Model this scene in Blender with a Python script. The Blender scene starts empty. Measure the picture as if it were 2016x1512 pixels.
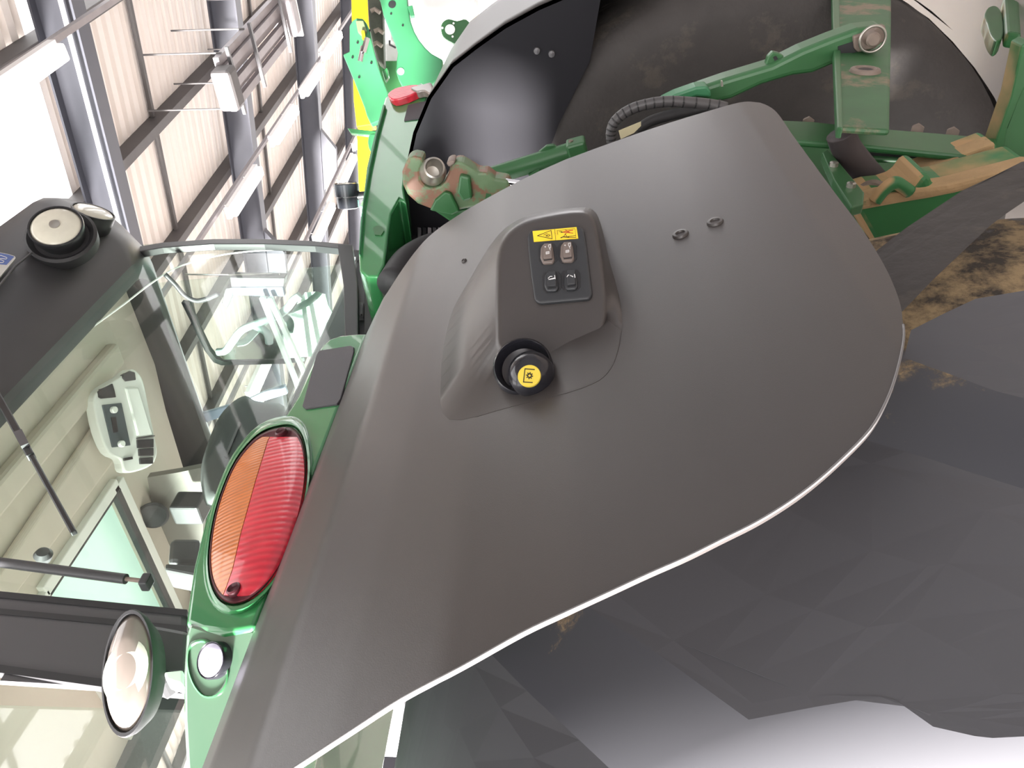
import bpy, bmesh, math, random
from mathutils import Vector, Matrix
random.seed(7)
S = bpy.context.scene
COL = S.collection
V = Vector
DZ = 0.22                                   # scene is laid out with the lens at 1.5; floor ends up at z = 0

# ---------------------------------------------------------------- camera
FPX = 1514.0
PITCH = math.atan(92 / FPX)
AZ = math.radians(36)
F0 = V((math.cos(AZ), math.sin(AZ), 0)); RT = V((F0.y, -F0.x, 0)); ZZ = V((0, 0, 1))
FW = F0 * math.cos(PITCH) + ZZ * math.sin(PITCH)
UP = -F0 * math.sin(PITCH) + ZZ * math.cos(PITCH)
C0 = V((0, 0, 1.5))
cam = bpy.data.cameras.new('camera'); cam.sensor_width = 36; cam.lens = FPX / 2016 * 36; cam.clip_start = 0.02
co = bpy.data.objects.new('camera', cam); COL.objects.link(co)
m3 = Matrix((-UP, RT, -FW)).transposed()     # phone held sideways: the picture's right is the world's down
co.matrix_world = Matrix.Translation(C0 + V((0, 0, DZ))) @ m3.to_4x4()
S.camera = co
# ---------------------------------------------------------------- world, lights, exposure
S.view_settings.view_transform = 'Standard'; S.view_settings.look = 'None'
S.view_settings.gamma = 1.0; S.view_settings.use_curve_mapping = False
S.view_settings.exposure = 0.0
w = bpy.data.worlds.new('overcast_sky'); S.world = w; w.use_nodes = True
w.node_tree.nodes['Background'].inputs[0].default_value = (0.99, 0.965, 0.965, 1)
w.node_tree.nodes['Background'].inputs[1].default_value = 7.0
sd = bpy.data.lights.new('sun', 'SUN'); sd.energy = 55.0; sd.angle = math.radians(9); sd.color = (1.0, 0.95, 0.93)
so = bpy.data.objects.new('sun', sd); COL.objects.link(so)
so.rotation_euler = V((-0.93, 0.33, 0.055)).to_track_quat('Z', 'Y').to_euler()

# ---------------------------------------------------------------- picking points on real planes
def ray(px, py):
    return FW + RT * ((756 - py) / FPX) - UP * ((px - 1008) / FPX)
def pt(px, py, x=None, y=None, z=None, t=None, pl=None):
    D = ray(px, py)
    if x is not None: t = x / D.x
    elif y is not None: t = y / D.y
    elif z is not None: t = (z - 1.5) / D.z
    elif pl is not None: t = (pl[0] - C0).dot(pl[1]) / D.dot(pl[1])
    return C0 + D * t

# ---------------------------------------------------------------- materials
MATS = {}
def mat(name, col, rough=0.5, metal=0.0, var=0.0, scale=6.0, bump=0.0, bscale=60.0, dust=None, dustamt=0.5,
        emit=None, estr=1.0, coat=0.0, spots=None, spotlo=0.5, spotscale=3.0, spec=0.5):
    if name in MATS: return MATS[name]
    m = bpy.data.materials.new(name); m.use_nodes = True; nt = m.node_tree; n = nt.nodes; L = nt.links
    b = n['Principled BSDF']
    b.inputs['Base Color'].default_value = (*col, 1); b.inputs['Roughness'].default_value = rough
    b.inputs['Metallic'].default_value = metal; b.inputs['Coat Weight'].default_value = coat
    b.inputs['Specular IOR Level'].default_value = spec
    tc = n.new('ShaderNodeNewGeometry')
    cur = None
    def rgb(c):
        r = n.new('ShaderNodeRGB'); r.outputs[0].default_value = (*c, 1); return r.outputs[0]
    if var or spots or dust: cur = rgb(col)
    if var:
        no = n.new('ShaderNodeTexNoise'); no.inputs['Scale'].default_value = scale; no.inputs['Detail'].default_value = 8
        L.new(tc.outputs['Position'], no.inputs['Vector'])
        mr = n.new('ShaderNodeMapRange'); mr.inputs[3].default_value = 1 - var; mr.inputs[4].default_value = 1 + var
        L.new(no.outputs['Fac'], mr.inputs[0])
        mx = n.new('ShaderNodeVectorMath'); mx.operation = 'SCALE'
        L.new(cur, mx.inputs[0]); L.new(mr.outputs[0], mx.inputs['Scale']); cur = mx.outputs[0]
        L.new(no.outputs['Fac'], mr.inputs[0])
    if spots:
        no = n.new('ShaderNodeTexNoise'); no.inputs['Scale'].default_value = spotscale; no.inputs['Detail'].default_value = 10
        no.inputs['Roughness'].default_value = 0.68
        L.new(tc.outputs['Position'], no.inputs['Vector'])
        cr = n.new('ShaderNodeMapRange'); cr.inputs[1].default_value = spotlo; cr.inputs[2].default_value = spotlo + 0.07
        L.new(no.outputs['Fac'], cr.inputs[0])
        mx = n.new('ShaderNodeMix'); mx.data_type = 'RGBA'; L.new(cr.outputs[0], mx.inputs[0]); L.new(cur, mx.inputs[6]); L.new(rgb(spots), mx.inputs[7])
        cur = mx.outputs[2]
    if dust:                                   # dust lies on whatever faces up
        sx = n.new('ShaderNodeSeparateXYZ'); L.new(tc.outputs['Normal'], sx.inputs[0])
        no = n.new('ShaderNodeTexNoise'); no.inputs['Scale'].default_value = 9; no.inputs['Detail'].default_value = 8
        L.new(tc.outputs['Position'], no.inputs['Vector'])
        ad = n.new('ShaderNodeMath'); ad.operation = 'MULTIPLY_ADD'; L.new(no.outputs['Fac'], ad.inputs[0]); ad.inputs[1].default_value = 1.0
        L.new(sx.outputs['Z'], ad.inputs[2])
        cr = n.new('ShaderNodeMapRange'); cr.inputs[1].default_value = 1.45 - dustamt; cr.inputs[2].default_value = 1.75 - dustamt
        L.new(ad.outputs[0], cr.inputs[0])
        mx = n.new('ShaderNodeMix'); mx.data_type = 'RGBA'; L.new(cr.outputs[0], mx.inputs[0]); L.new(cur, mx.inputs[6]); L.new(rgb(dust), mx.inputs[7])
        cur = mx.outputs[2]
        mr2 = n.new('ShaderNodeMapRange'); L.new(cr.outputs[0], mr2.inputs[0]); mr2.inputs[3].default_value = rough; mr2.inputs[4].default_value = 0.9
        L.new(mr2.outputs[0], b.inputs['Roughness'])
    if cur is not None: L.new(cur, b.inputs['Base Color'])
    if bump:
        nb = n.new('ShaderNodeTexNoise'); nb.inputs['Scale'].default_value = bscale; nb.inputs['Detail'].default_value = 6
        L.new(tc.outputs['Position'], nb.inputs['Vector'])
        bp = n.new('ShaderNodeBump'); bp.inputs['Strength'].default_value = bump; bp.inputs['Distance'].default_value = 0.01
        L.new(nb.outputs['Fac'], bp.inputs['Height']); L.new(bp.outputs[0], b.inputs['Normal'])
    if emit:
        b.inputs['Emission Color'].default_value = (*emit, 1); b.inputs['Emission Strength'].default_value = estr
    MATS[name] = m; return m

GREEN = mat('green paint', (0.035, 0.20, 0.065), 0.22, coat=0.5, var=0.06)
GREENM = mat('green paint matt', (0.034, 0.125, 0.044), 0.38, var=0.1)
GREEND = mat('dusty green paint', (0.024, 0.115, 0.034), 0.4, var=0.25, scale=14, dust=(0.36, 0.24, 0.12), dustamt=0.10)
GREENMUD = mat('muddy green paint', (0.032, 0.12, 0.042), 0.5, var=0.3, scale=14, spots=(0.20, 0.15, 0.095), spotlo=0.53, spotscale=5)
GREENSAND = mat('sand covered green paint', (0.03, 0.16, 0.05), 0.5, var=0.3, dust=(0.44, 0.28, 0.14), dustamt=0.82)
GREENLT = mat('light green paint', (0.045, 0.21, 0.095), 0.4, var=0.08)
FEND = mat('grey moulded plastic', (0.047, 0.041, 0.039), 0.38, var=0.20, scale=2.6, bump=0.05, bscale=900, spec=0.62)
FENDL = mat('sunlit fender lip', (0.16, 0.155, 0.155), 0.35)
BLACK = mat('black plastic', (0.018, 0.018, 0.020), 0.38)
BLACKG = mat('black gloss plastic', (0.014, 0.014, 0.018), 0.18)
BLACKM = mat('black matt plastic', (0.022, 0.022, 0.024), 0.6, bump=0.1, bscale=700)
PANEL = mat('dark panel plastic', (0.028, 0.030, 0.033), 0.42, bump=0.08, bscale=900)
SWG = mat('taupe switch plastic', (0.15, 0.12, 0.105), 0.45)
YEL = mat('yellow cap', (0.72, 0.56, 0.06), 0.35)
YELST = mat('yellow sticker', (0.86, 0.62, 0.03), 0.4, spots=(0.70, 0.48, 0.03), spotlo=0.60, spotscale=60)
YELB = mat('yellow steel paint', (0.95, 0.55, 0.01), 0.4)
INK = mat('black ink', (0.02, 0.015, 0.012), 0.5)
REDINK = mat('red ink', (0.45, 0.05, 0.02), 0.5)
WHITE = mat('white print', (0.75, 0.75, 0.75), 0.5)
TYRE = mat('tyre rubber', (0.062, 0.062, 0.066), 0.5, var=0.2, scale=5, bump=0.12, bscale=60, spots=(0.085, 0.08, 0.076), spotlo=0.62, spotscale=9)
TYREM = mat('muddy tyre rubber', (0.040, 0.036, 0.034), 0.7, var=0.3, scale=9, bump=0.3, bscale=45, spots=(0.062, 0.054, 0.046), spotlo=0.57, spotscale=6)
MUD = mat('dried mud', (0.30, 0.215, 0.12), 0.9, var=0.5, scale=14, bump=1.0, bscale=45, spots=(0.055, 0.048, 0.042), spotlo=0.49, spotscale=5)
STEEL = mat('worn bare steel', (0.42, 0.40, 0.36), 0.32, metal=0.8, var=0.2)
STEELD = mat('dirty steel', (0.24, 0.19, 0.16), 0.6, metal=0.3, var=0.3, scale=30)
CHROME = mat('chrome', (0.8, 0.8, 0.82), 0.08, metal=1.0)
RUST = mat('rusty green paint', (0.12, 0.20, 0.10), 0.5, var=0.3, scale=30, spots=(0.20, 0.10, 0.06), spotlo=0.47, spotscale=18)
CABD = mat('dark cab plastic', (0.045, 0.045, 0.048), 0.42, var=0.15)
PILLAR = mat('grey pillar plastic', (0.085, 0.083, 0.088), 0.35)
RUBBER = mat('rubber seal', (0.025, 0.025, 0.027), 0.5)
LINER = mat('headliner fabric', (0.62, 0.57, 0.49), 0.85, var=0.06, scale=3)
LINERP = mat('pale console plastic', (0.80, 0.82, 0.78), 0.45)
SEATM = mat('seat cloth', (0.07, 0.075, 0.075), 0.8, var=0.2)
BLUEGR = mat('pale blue painted steel', (0.32, 0.40, 0.50), 0.35)
RAFT = mat('grey painted steel', (0.062, 0.065, 0.082), 0.5, var=0.08)
PURL = mat('dark purlin', (0.10, 0.095, 0.095), 0.6, var=0.15)
SHEET = mat('pale roof sheet', (0.88, 0.83, 0.79), 0.6, var=0.05, scale=1.5)
TRAY = mat('galvanised steel', (0.30, 0.28, 0.29), 0.5, metal=0.3, var=0.2)
WSHEET = mat('white painted steel', (0.85, 0.85, 0.85), 0.4)
CONC = mat('concrete floor', (0.35, 0.31, 0.285), 0.65, var=0.15, scale=1.2, bump=0.05)
WALLM = mat('wall cladding', (0.33, 0.34, 0.35), 0.6, var=0.1)
WALLB = mat('dark blocker cladding', (0.10, 0.10, 0.105), 0.6, var=0.1)
LAMPE = mat('lit tube diffuser', (0.9, 0.9, 0.9), 0.4, emit=(1.0, 0.93, 0.82), estr=6)
LENSW = mat('clear lamp lens', (0.62, 0.60, 0.50), 0.18, coat=0.6, var=0.12, scale=25)
LENSP = mat('pink beige lamp lens', (0.20, 0.17, 0.15), 0.16, coat=0.6, var=0.08)
LENSV = mat('lilac white lens', (0.55, 0.53, 0.66), 0.3)
STICKB = mat('blue sticker', (0.10, 0.16, 0.42), 0.4)
STICKW = mat('pale sticker', (0.62, 0.62, 0.58), 0.4)
WHITEH = mat('white tank', (0.9, 0.9, 0.9), 0.4)
CREAM = mat('cream tag', (0.55, 0.50, 0.32), 0.6)
GASK = mat('tail lamp gasket', (0.07, 0.012, 0.018), 0.4)

def carcassmat(shift=0.0):
    m = bpy.data.materials.new('tyre rubber with mud'); m.use_nodes = True; nt = m.node_tree; n = nt.nodes; L = nt.links
    b = n['Principled BSDF']; b.inputs['Roughness'].default_value = .55
    g = n.new('ShaderNodeNewGeometry'); sx = n.new('ShaderNodeSeparateXYZ'); L.new(g.outputs['Position'], sx.inputs[0])
    a = n.new('ShaderNodeTexNoise'); a.inputs['Scale'].default_value = 8; a.inputs['Detail'].default_value = 10; a.inputs['Roughness'].default_value = .7; L.new(g.outputs['Position'], a.inputs['Vector'])
    r1 = n.new('ShaderNodeMapRange'); r1.inputs[1].default_value = .45; r1.inputs[2].default_value = .95; r1.inputs[3].default_value = -.25 - shift; r1.inputs[4].default_value = .20 - shift; L.new(sx.outputs['X'], r1.inputs[0])
    ad = n.new('ShaderNodeMath'); ad.operation = 'ADD'; L.new(a.outputs['Fac'], ad.inputs[0]); L.new(r1.outputs[0], ad.inputs[1])
    r2 = n.new('ShaderNodeMapRange'); r2.inputs[1].default_value = .48; r2.inputs[2].default_value = .58; L.new(ad.outputs[0], r2.inputs[0])
    b2 = n.new('ShaderNodeTexNoise'); b2.inputs['Scale'].default_value = 16; b2.inputs['Detail'].default_value = 10; b2.inputs['Roughness'].default_value = .7; L.new(g.outputs['Position'], b2.inputs['Vector'])
    b3 = n.new('ShaderNodeMapRange'); b3.inputs[1].default_value = .42; b3.inputs[2].default_value = .58; L.new(b2.outputs['Fac'], b3.inputs[0])
    c = n.new('ShaderNodeMix'); c.data_type = 'RGBA'; L.new(b3.outputs[0], c.inputs[0]); c.inputs[6].default_value = (.05, .038, .028, 1); c.inputs[7].default_value = (.42, .30, .16, 1)
    mx = n.new('ShaderNodeMix'); mx.data_type = 'RGBA'; L.new(r2.outputs[0], mx.inputs[0]); mx.inputs[6].default_value = (.078, .079, .088, 1); L.new(c.outputs[2], mx.inputs[7]); L.new(mx.outputs[2], b.inputs['Base Color'])
    mr = n.new('ShaderNodeMapRange'); mr.inputs[3].default_value = .55; mr.inputs[4].default_value = .95; L.new(r2.outputs[0], mr.inputs[0]); L.new(mr.outputs[0], b.inputs['Roughness'])
    bp = n.new('ShaderNodeBump'); bp.inputs['Distance'].default_value = .02; L.new(r2.outputs[0], bp.inputs['Strength']); L.new(b2.outputs['Fac'], bp.inputs['Height']); L.new(bp.outputs[0], b.inputs['Normal'])
    return m
CARC = carcassmat(); LUGM = carcassmat(.24)
def glassmat(name, tint, refl=1.0, alpha=0.9):
    m = bpy.data.materials.new(name); m.use_nodes = True; nt = m.node_tree; n = nt.nodes; L = nt.links
    n.remove(n['Principled BSDF']); out = n['Material Output']
    tr = n.new('ShaderNodeBsdfTransparent'); tr.inputs[0].default_value = (*tint, 1)
    gl = n.new('ShaderNodeBsdfGlossy'); gl.inputs['Roughness'].default_value = 0.03
    df = n.new('ShaderNodeBsdfDiffuse'); df.inputs[0].default_value = (0.5, 0.55, 0.5, 1)
    fr = n.new('ShaderNodeFresnel'); fr.inputs[0].default_value = 1.45
    mx = n.new('ShaderNodeMixShader'); m2 = n.new('ShaderNodeMixShader'); m2.inputs[0].default_value = 1 - alpha
    L.new(tr.outputs[0], m2.inputs[1]); L.new(df.outputs[0], m2.inputs[2])
    mu = n.new('ShaderNodeMath'); mu.operation = 'MULTIPLY'; mu.inputs[1].default_value = refl
    ge = n.new('ShaderNodeNewGeometry'); iv = n.new('ShaderNodeMath'); iv.operation = 'SUBTRACT'; iv.inputs[0].default_value = 1; L.new(ge.outputs['Backfacing'], iv.inputs[1])
    m3_ = n.new('ShaderNodeMath'); m3_.operation = 'MULTIPLY'; L.new(iv.outputs[0], m3_.inputs[1])
    L.new(fr.outputs[0], mu.inputs[0]); L.new(mu.outputs[0], m3_.inputs[0]); L.new(m3_.outputs[0], mx.inputs[0])
    L.new(m2.outputs[0], mx.inputs[1]); L.new(gl.outputs[0], mx.inputs[2]); L.new(mx.outputs[0], out.inputs[0])
    return m
GLASS = glassmat('tinted cab glass', (0.93, 0.975, 0.95), 0.9, 0.992)
SKYL = glassmat('translucent roof sheet', (0.95, 0.95, 0.95), 0.3, 0.8)

def ribmat(name, col, vec, freq, rough, dark=0.55, strength=0.8):
    m = bpy.data.materials.new(name); m.use_nodes = True; nt = m.node_tree; n = nt.nodes; L = nt.links
    b = n['Principled BSDF']; b.inputs['Roughness'].default_value = rough; b.inputs['Coat Weight'].default_value = 0.3
    g = n.new('ShaderNodeNewGeometry'); d = n.new('ShaderNodeVectorMath'); d.operation = 'DOT_PRODUCT'; d.inputs[1].default_value = vec
    L.new(g.outputs['Position'], d.inputs[0])
    mu = n.new('ShaderNodeMath'); mu.operation = 'MULTIPLY'; mu.inputs[1].default_value = freq; L.new(d.outputs['Value'], mu.inputs[0])
    si = n.new('ShaderNodeMath'); si.operation = 'SINE'; L.new(mu.outputs[0], si.inputs[0])
    no = n.new('ShaderNodeTexNoise'); no.inputs['Scale'].default_value = 22; L.new(g.outputs['Position'], no.inputs['Vector'])
    ad = n.new('ShaderNodeMath'); ad.operation = 'MULTIPLY_ADD'; ad.inputs[1].default_value = 0.28; L.new(si.outputs[0], ad.inputs[0]); L.new(no.outputs['Fac'], ad.inputs[2])
    mr = n.new('ShaderNodeMapRange'); mr.inputs[1].default_value = 0.2; mr.inputs[2].default_value = 0.8
    L.new(ad.outputs[0], mr.inputs[0])
    mx = n.new('ShaderNodeMix'); mx.data_type = 'RGBA'; L.new(mr.outputs[0], mx.inputs[0])
    mx.inputs[6].default_value = (*[c * dark for c in col], 1); mx.inputs[7].default_value = (*col, 1)
    L.new(mx.outputs[2], b.inputs['Base Color'])
    bp = n.new('ShaderNodeBump'); bp.inputs['Strength'].default_value = strength; bp.inputs['Distance'].default_value = 0.002
    L.new(ad.outputs[0], bp.inputs['Height']); L.new(bp.outputs[0], b.inputs['Normal'])
    return m
AMBER = ribmat('amber lens', (0.62, 0.17, 0.025), (1, 0, 0), 700, 0.28, 0.7, .4)
RED = ribmat('red lens', (0.66, 0.030, 0.055), (1, 0, 0), 500, 0.25, 0.72, .4)

# ---------------------------------------------------------------- object helpers
def link(o, parent=None):
    COL.objects.link(o)
    if parent is not None: o.parent = parent
WORLD = {}
def obj(name, bm, m, parent=None, smooth=False, label=None, kind=None, bevel=0, seg=2, angle=35):
    bmesh.ops.recalc_face_normals(bm, faces=bm.faces)
    me = bpy.data.meshes.new(name)
    xs = [v.co.copy() for v in bm.verts]
    c = V([(min(p[i] for p in xs) + max(p[i] for p in xs)) / 2 for i in range(3)])
    for v in bm.verts: v.co -= c
    c = c + V((0, 0, DZ))
    if smooth:
        for f in bm.faces: f.smooth = True
    bm.to_mesh(me); bm.free()
    if isinstance(m, (list, tuple)):
        for q in m: me.materials.append(q)
    else: me.materials.append(m)
    if smooth == 'auto': me.set_sharp_from_angle(angle=math.radians(angle))
    o = bpy.data.objects.new(name, me); link(o, parent)
    WORLD[o] = c
    o.location = c - (WORLD[parent] if parent is not None else V((0, 0, 0)))
    if bevel:
        b = o.modifiers.new('bevel', 'BEVEL'); b.width = bevel; b.segments = seg; b.limit_method = 'ANGLE'; b.angle_limit = math.radians(30)
    if label: o['label'] = label
    if kind: o['kind'] = kind
    return o
def thing(name, label, cat, loc, group=None, kind=None):
    o = bpy.data.objects.new(name, None); o.empty_display_size = 0.1; link(o)
    o.location = V(loc) + V((0, 0, DZ)); WORLD[o] = o.location.copy()
    if label: o['label'] = label
    if cat: o['category'] = cat
    if group: o['group'] = group
    if kind: o['kind'] = kind
    return o
def tag(o, label, cat, group=None):
    o['label'] = label; o['category'] = cat
    if group: o['group'] = group
    return o
def B(): return bmesh.new()
def prism(bm, pts, off, mi=0):
    a = [bm.verts.new(p) for p in pts]; b = [bm.verts.new(V(p) + V(off)) for p in pts]
    fs = [bm.faces.new(a), bm.faces.new(list(reversed(b)))]
    n = len(pts)
    for i in range(n): fs.append(bm.faces.new((a[i], b[i], b[(i + 1) % n], a[(i + 1) % n])))
    for f in fs: f.material_index = mi
    return bm
def box(bm, c, sx, sy, sz, ax=None):
    c = V(c); X, Y, Z = ax if ax else (V((1, 0, 0)), V((0, 1, 0)), V((0, 0, 1)))
    p = [c + X * (i * sx / 2) + Y * (j * sy / 2) - Z * (sz / 2) for i, j in ((-1, -1), (1, -1), (1, 1), (-1, 1))]
    return prism(bm, p, Z * sz)
def beam(bm, p0, p1, w, h, up=(0, 0, 1)):
    p0 = V(p0); p1 = V(p1); d = (p1 - p0).normalized(); s = d.cross(V(up)).normalized(); u = s.cross(d)
    p = [p0 + s * (i * w / 2) + u * (j * h / 2) for i, j in ((-1, -1), (1, -1), (1, 1), (-1, 1))]
    return prism(bm, p, p1 - p0)
def frame(n):
    n = V(n).normalized(); a = V((0, 0, 1)) if abs(n.z) < 0.9 else V((1, 0, 0))
    x = a.cross(n).normalized(); return x, n.cross(x)
def lathe(bm, o, ax, prof, seg=32, sx=1.0, sy=1.0, X=None, caps=True):
    o = V(o); ax = V(ax).normalized(); X0, Y0 = frame(ax)
    if X is not None: X0 = (V(X) - ax * V(X).dot(ax)).normalized(); Y0 = ax.cross(X0)
    rings = []
    for r, h in prof:
        rings.append([bm.verts.new(o + ax * h + X0 * (r * sx * math.cos(2 * math.pi * k / seg)) + Y0 * (r * sy * math.sin(2 * math.pi * k / seg))) for k in range(seg)])
    for a, b in zip(rings, rings[1:]):
        for k in range(seg): bm.faces.new((a[k], a[(k + 1) % seg], b[(k + 1) % seg], b[k]))
    if caps: bm.faces.new(rings[0]); bm.faces.new(rings[-1])
    return bm
def cyl(bm, p0, p1, r, r2=None, seg=20):
    p0 = V(p0); p1 = V(p1); return lathe(bm, p0, p1 - p0, [(r, 0), (r if r2 is None else r2, (p1 - p0).length)], seg)
def spline(pts, n=8):
    P = [V(p) for p in pts]; P = [P[0] * 2 - P[1]] + P + [P[-1] * 2 - P[-2]]; out = []
    for i in range(1, len(P) - 2):
        for k in range(n):
            t = k / n; a, b, c, d = P[i - 1], P[i], P[i + 1], P[i + 2]
            out.append(0.5 * ((2 * b) + (c - a) * t + (2 * a - 5 * b + 4 * c - d) * t * t + (3 * b - a - 3 * c + d) * t ** 3))
    out.append(P[-2]); return out
def tube(bm, pts, r, seg=12, closed=False):
    P = [V(p) for p in pts]; n = len(P); rings = []; prev = None
    for i, p in enumerate(P):
        a = P[(i - 1) % n] if (closed or i > 0) else p; b = P[(i + 1) % n] if (closed or i < n - 1) else p
        d = (b - a).normalized()
        if prev is None: x, y = frame(d)
        else: x = (prev - d * prev.dot(d)).normalized(); y = d.cross(x)
        prev = x
        rr = r[i] if isinstance(r, list) else r
        rings.append([bm.verts.new(p + x * rr * math.cos(2 * math.pi * k / seg) + y * rr * math.sin(2 * math.pi * k / seg)) for k in range(seg)])
    for i in range(n if closed else n - 1):
        A = rings[i]; Bq = rings[(i + 1) % n]
        for k in range(seg): bm.faces.new((A[k], A[(k + 1) % seg], Bq[(k + 1) % seg], Bq[k]))
    if not closed: bm.faces.new(rings[0]); bm.faces.new(rings[-1])
    return bm
def pp(pix, **k): return [pt(a, b, **k) for a, b in pix]
def off_dir(k):
    if 'x' in k: return V((1, 0, 0))
    if 'y' in k: return V((0, 1, 0))
    if 'z' in k: return V((0, 0, 1))
    if 't' in k: return FW.copy()
    n = V(k['pl'][1]).normalized(); return n if n.dot(FW) > 0 else -n
def plate(name, pix, th, m, parent, bevel=0.0, **k):
    kw = {q: k.pop(q) for q in ('label', 'smooth', 'seg', 'kind') if q in k}
    return obj(name, prism(B(), pp(pix, **k), off_dir(k) * th), m, parent, bevel=bevel, **kw)
def soft(pix, n=4):                      # smooth closed outline through pixel points
    P = pix; N = len(P); out = []
    for i in range(N):
        a, b, c, d = P[i - 1], P[i], P[(i + 1) % N], P[(i + 2) % N]
        for k in range(n):
            t = k / n
            out.append(tuple(0.5 * (2 * b[j] + (c[j] - a[j]) * t + (2 * a[j] - 5 * b[j] + 4 * c[j] - d[j]) * t * t + (3 * b[j] - a[j] - 3 * c[j] + d[j]) * t ** 3) for j in (0, 1)))
    return out

# ================================================================= THE HALL
th = math.radians(-5.5)
PD = V((math.cos(th), math.sin(th), 0)); QD = V((-math.sin(th), math.cos(th), 0)); SL = 0.151
ZR = 6.65
def H(p, q, dz=0.0): return PD * p + QD * q + V((0, 0, ZR + SL * q + dz))
QDS = (QD + V((0, 0, SL))).normalized(); NR = PD.cross(QDS)
P0, P1, Q0, Q1 = -10.4, 31.3, -9.0, 20.4
RP = [8.1 + 4.63 * k for k in range(-4, 6)]
QP = [-8.4 + 1.8 * k for k in range(17)]

fl = obj('floor', prism(B(), [V((-30, -25, -DZ)), V((60, -25, -DZ)), V((60, 45, -DZ)), V((-30, 45, -DZ))], (0, 0, -0.2)), CONC, kind='structure')
ceil = thing('ceiling', None, None, H(10, 2), kind='structure')
# corrugated sheets: one per bay and purlin strip group
def sheet_mesh(wid, length):
    bm = B(); pitch = 0.25; n = int(round(wid / pitch)); step = wid / n; prof = []
    for i in range(n):
        for f, h in ((0, 0), (0.52, 0), (0.62, 0.07), (0.90, 0.07)): prof.append(((i + f) * step, h))
    prof.append((wid, 0))
    a = [bm.verts.new(PD * x + V((0, 0, h))) for x, h in prof]; b = [bm.verts.new(PD * x + V((0, 0, h)) + QDS * length) for x, h in prof]
    for i in range(len(a) - 1): bm.faces.new((a[i], a[i + 1], b[i + 1], b[i]))
    for v in list(bm.verts): pass
    me = bpy.data.meshes.new('roof_sheet'); bm.to_mesh(me); bm.free(); me.materials.append(SHEET); return me
shm = {}
LQ = 3.6 / QDS.dot(QD)
for i in range(len(RP) - 1):
    for j in range(8):
        q = QP[0] + 3.6 * j; p = RP[i]
        if abs(p - 3.47) < 0.1 and q >= 2.3 and q < 9: continue
        if (p < 3.0 and j in (2, 3, 4)) or (p > 8 and j in (1, 2)): continue
        if 4.63 not in shm: shm[4.63] = sheet_mesh(4.63, LQ + 0.02)
        o = bpy.data.objects.new('roof_sheet', shm[4.63]); link(o, ceil)
        o.location = H(p, q) + V((0, 0, DZ)) - WORLD[ceil]
for p in RP:
    bm = B(); a = H(p, Q0, -0.42); b = H(p, Q1, -0.42)
    beam(bm, a, b, 0.03, 0.42, NR); beam(bm, H(p, Q0, -0.64), H(p, Q1, -0.64), 0.24, 0.025, NR); beam(bm, H(p, Q0, -0.21), H(p, Q1, -0.21), 0.24, 0.025, NR)
    obj('rafter', bm, RAFT, ceil)
    if p > 3:
        bm = B(); prism(bm, [H(p - .06, 7.3, -0.64), H(p - .06, 8.9, -0.64), H(p - .06, 8.4, -1.0), H(p - .06, 7.8, -1.0)], PD * 0.12)
        obj('knee_plate', bm, RAFT, ceil)
for q in QP:
    bm = B(); beam(bm, H(P0, q, -0.10), H(P1, q, -0.10), 0.07, 0.19, NR); beam(bm, H(P0, q + .05, -0.19), H(P1, q + .05, -0.19), 0.14, 0.02, NR)
    obj('purlin', bm, PURL, ceil)
for i in range(len(RP) - 1):
    p = RP[i] + 2.3
    obj('sag_rod', beam(B(), H(p, Q0, -0.05), H(p, Q1, -0.05), 0.07, 0.05, NR), PURL, ceil)
bm = B(); prism(bm, [H(3.5, 2.45, 0.03), H(8.1, 2.45, 0.03), H(8.1, 9.6, 0.03), H(3.5, 9.6, 0.03)], (0, 0, 0.01))
obj('window_1', bm, SKYL, kind='structure')
wn = 2
for p in RP[:-1]:
    if p > 8:
        bm = B(); prism(bm, [H(p, QP[0] + 3.6, 0.03), H(p + 4.63, QP[0] + 3.6, 0.03), H(p + 4.63, QP[0] + 10.8, 0.03), H(p, QP[0] + 10.8, 0.03)], (0, 0, 0.01))
        obj('window_%d' % wn, bm, SKYL, kind='structure'); wn += 1  # unseen skylight strip added so the floor bounces light to the roof
for p in RP:
    if p < 3.0:
        for q0, q1 in ((QP[0] + 7.2, QP[0] + 12.6), (QP[0] + 12.6, QP[0] + 18)):
            bm = B(); prism(bm, [H(p, q0, 0.03), H(p + 4.63, q0, 0.03), H(p + 4.63, q1, 0.03), H(p, q1, 0.03)], (0, 0, 0.01))
            obj('window_%d' % wn, bm, SKYL, kind='structure'); wn += 1  # unseen skylights added overhead to light the fender from above
def wallq(name, a, b, z0, z1, m, thick=0.15):
    bm = B(); prism(bm, [a + V((0, 0, z0)), b + V((0, 0, z0)), b + V((0, 0, z1)), a + V((0, 0, z1))], (b - a).cross(ZZ).normalized() * thick)
    return obj(name, bm, m, kind='structure')
def G(p, q): return PD * p + QD * q
wallq('wall_back_blocker', G(P0, -5.0), G(P1, -5.0), -DZ, 5.6, WALLB)  # unseen wall set close and dark to hold light off the fender
wallq('wall_right', G(P1, Q0), G(P1, Q1), -DZ, 7.0, WALLM)
# eave columns on the open side
for k, p in enumerate(RP):
    if p > 3:
        bm = B(); box(bm, G(p, Q1 - .2) + V((0, 0, 3.9)), 0.3, 0.3, 8.2 - 0.05)
        obj('trim_%d' % (k + 1), bm, RAFT, kind='structure')

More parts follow.
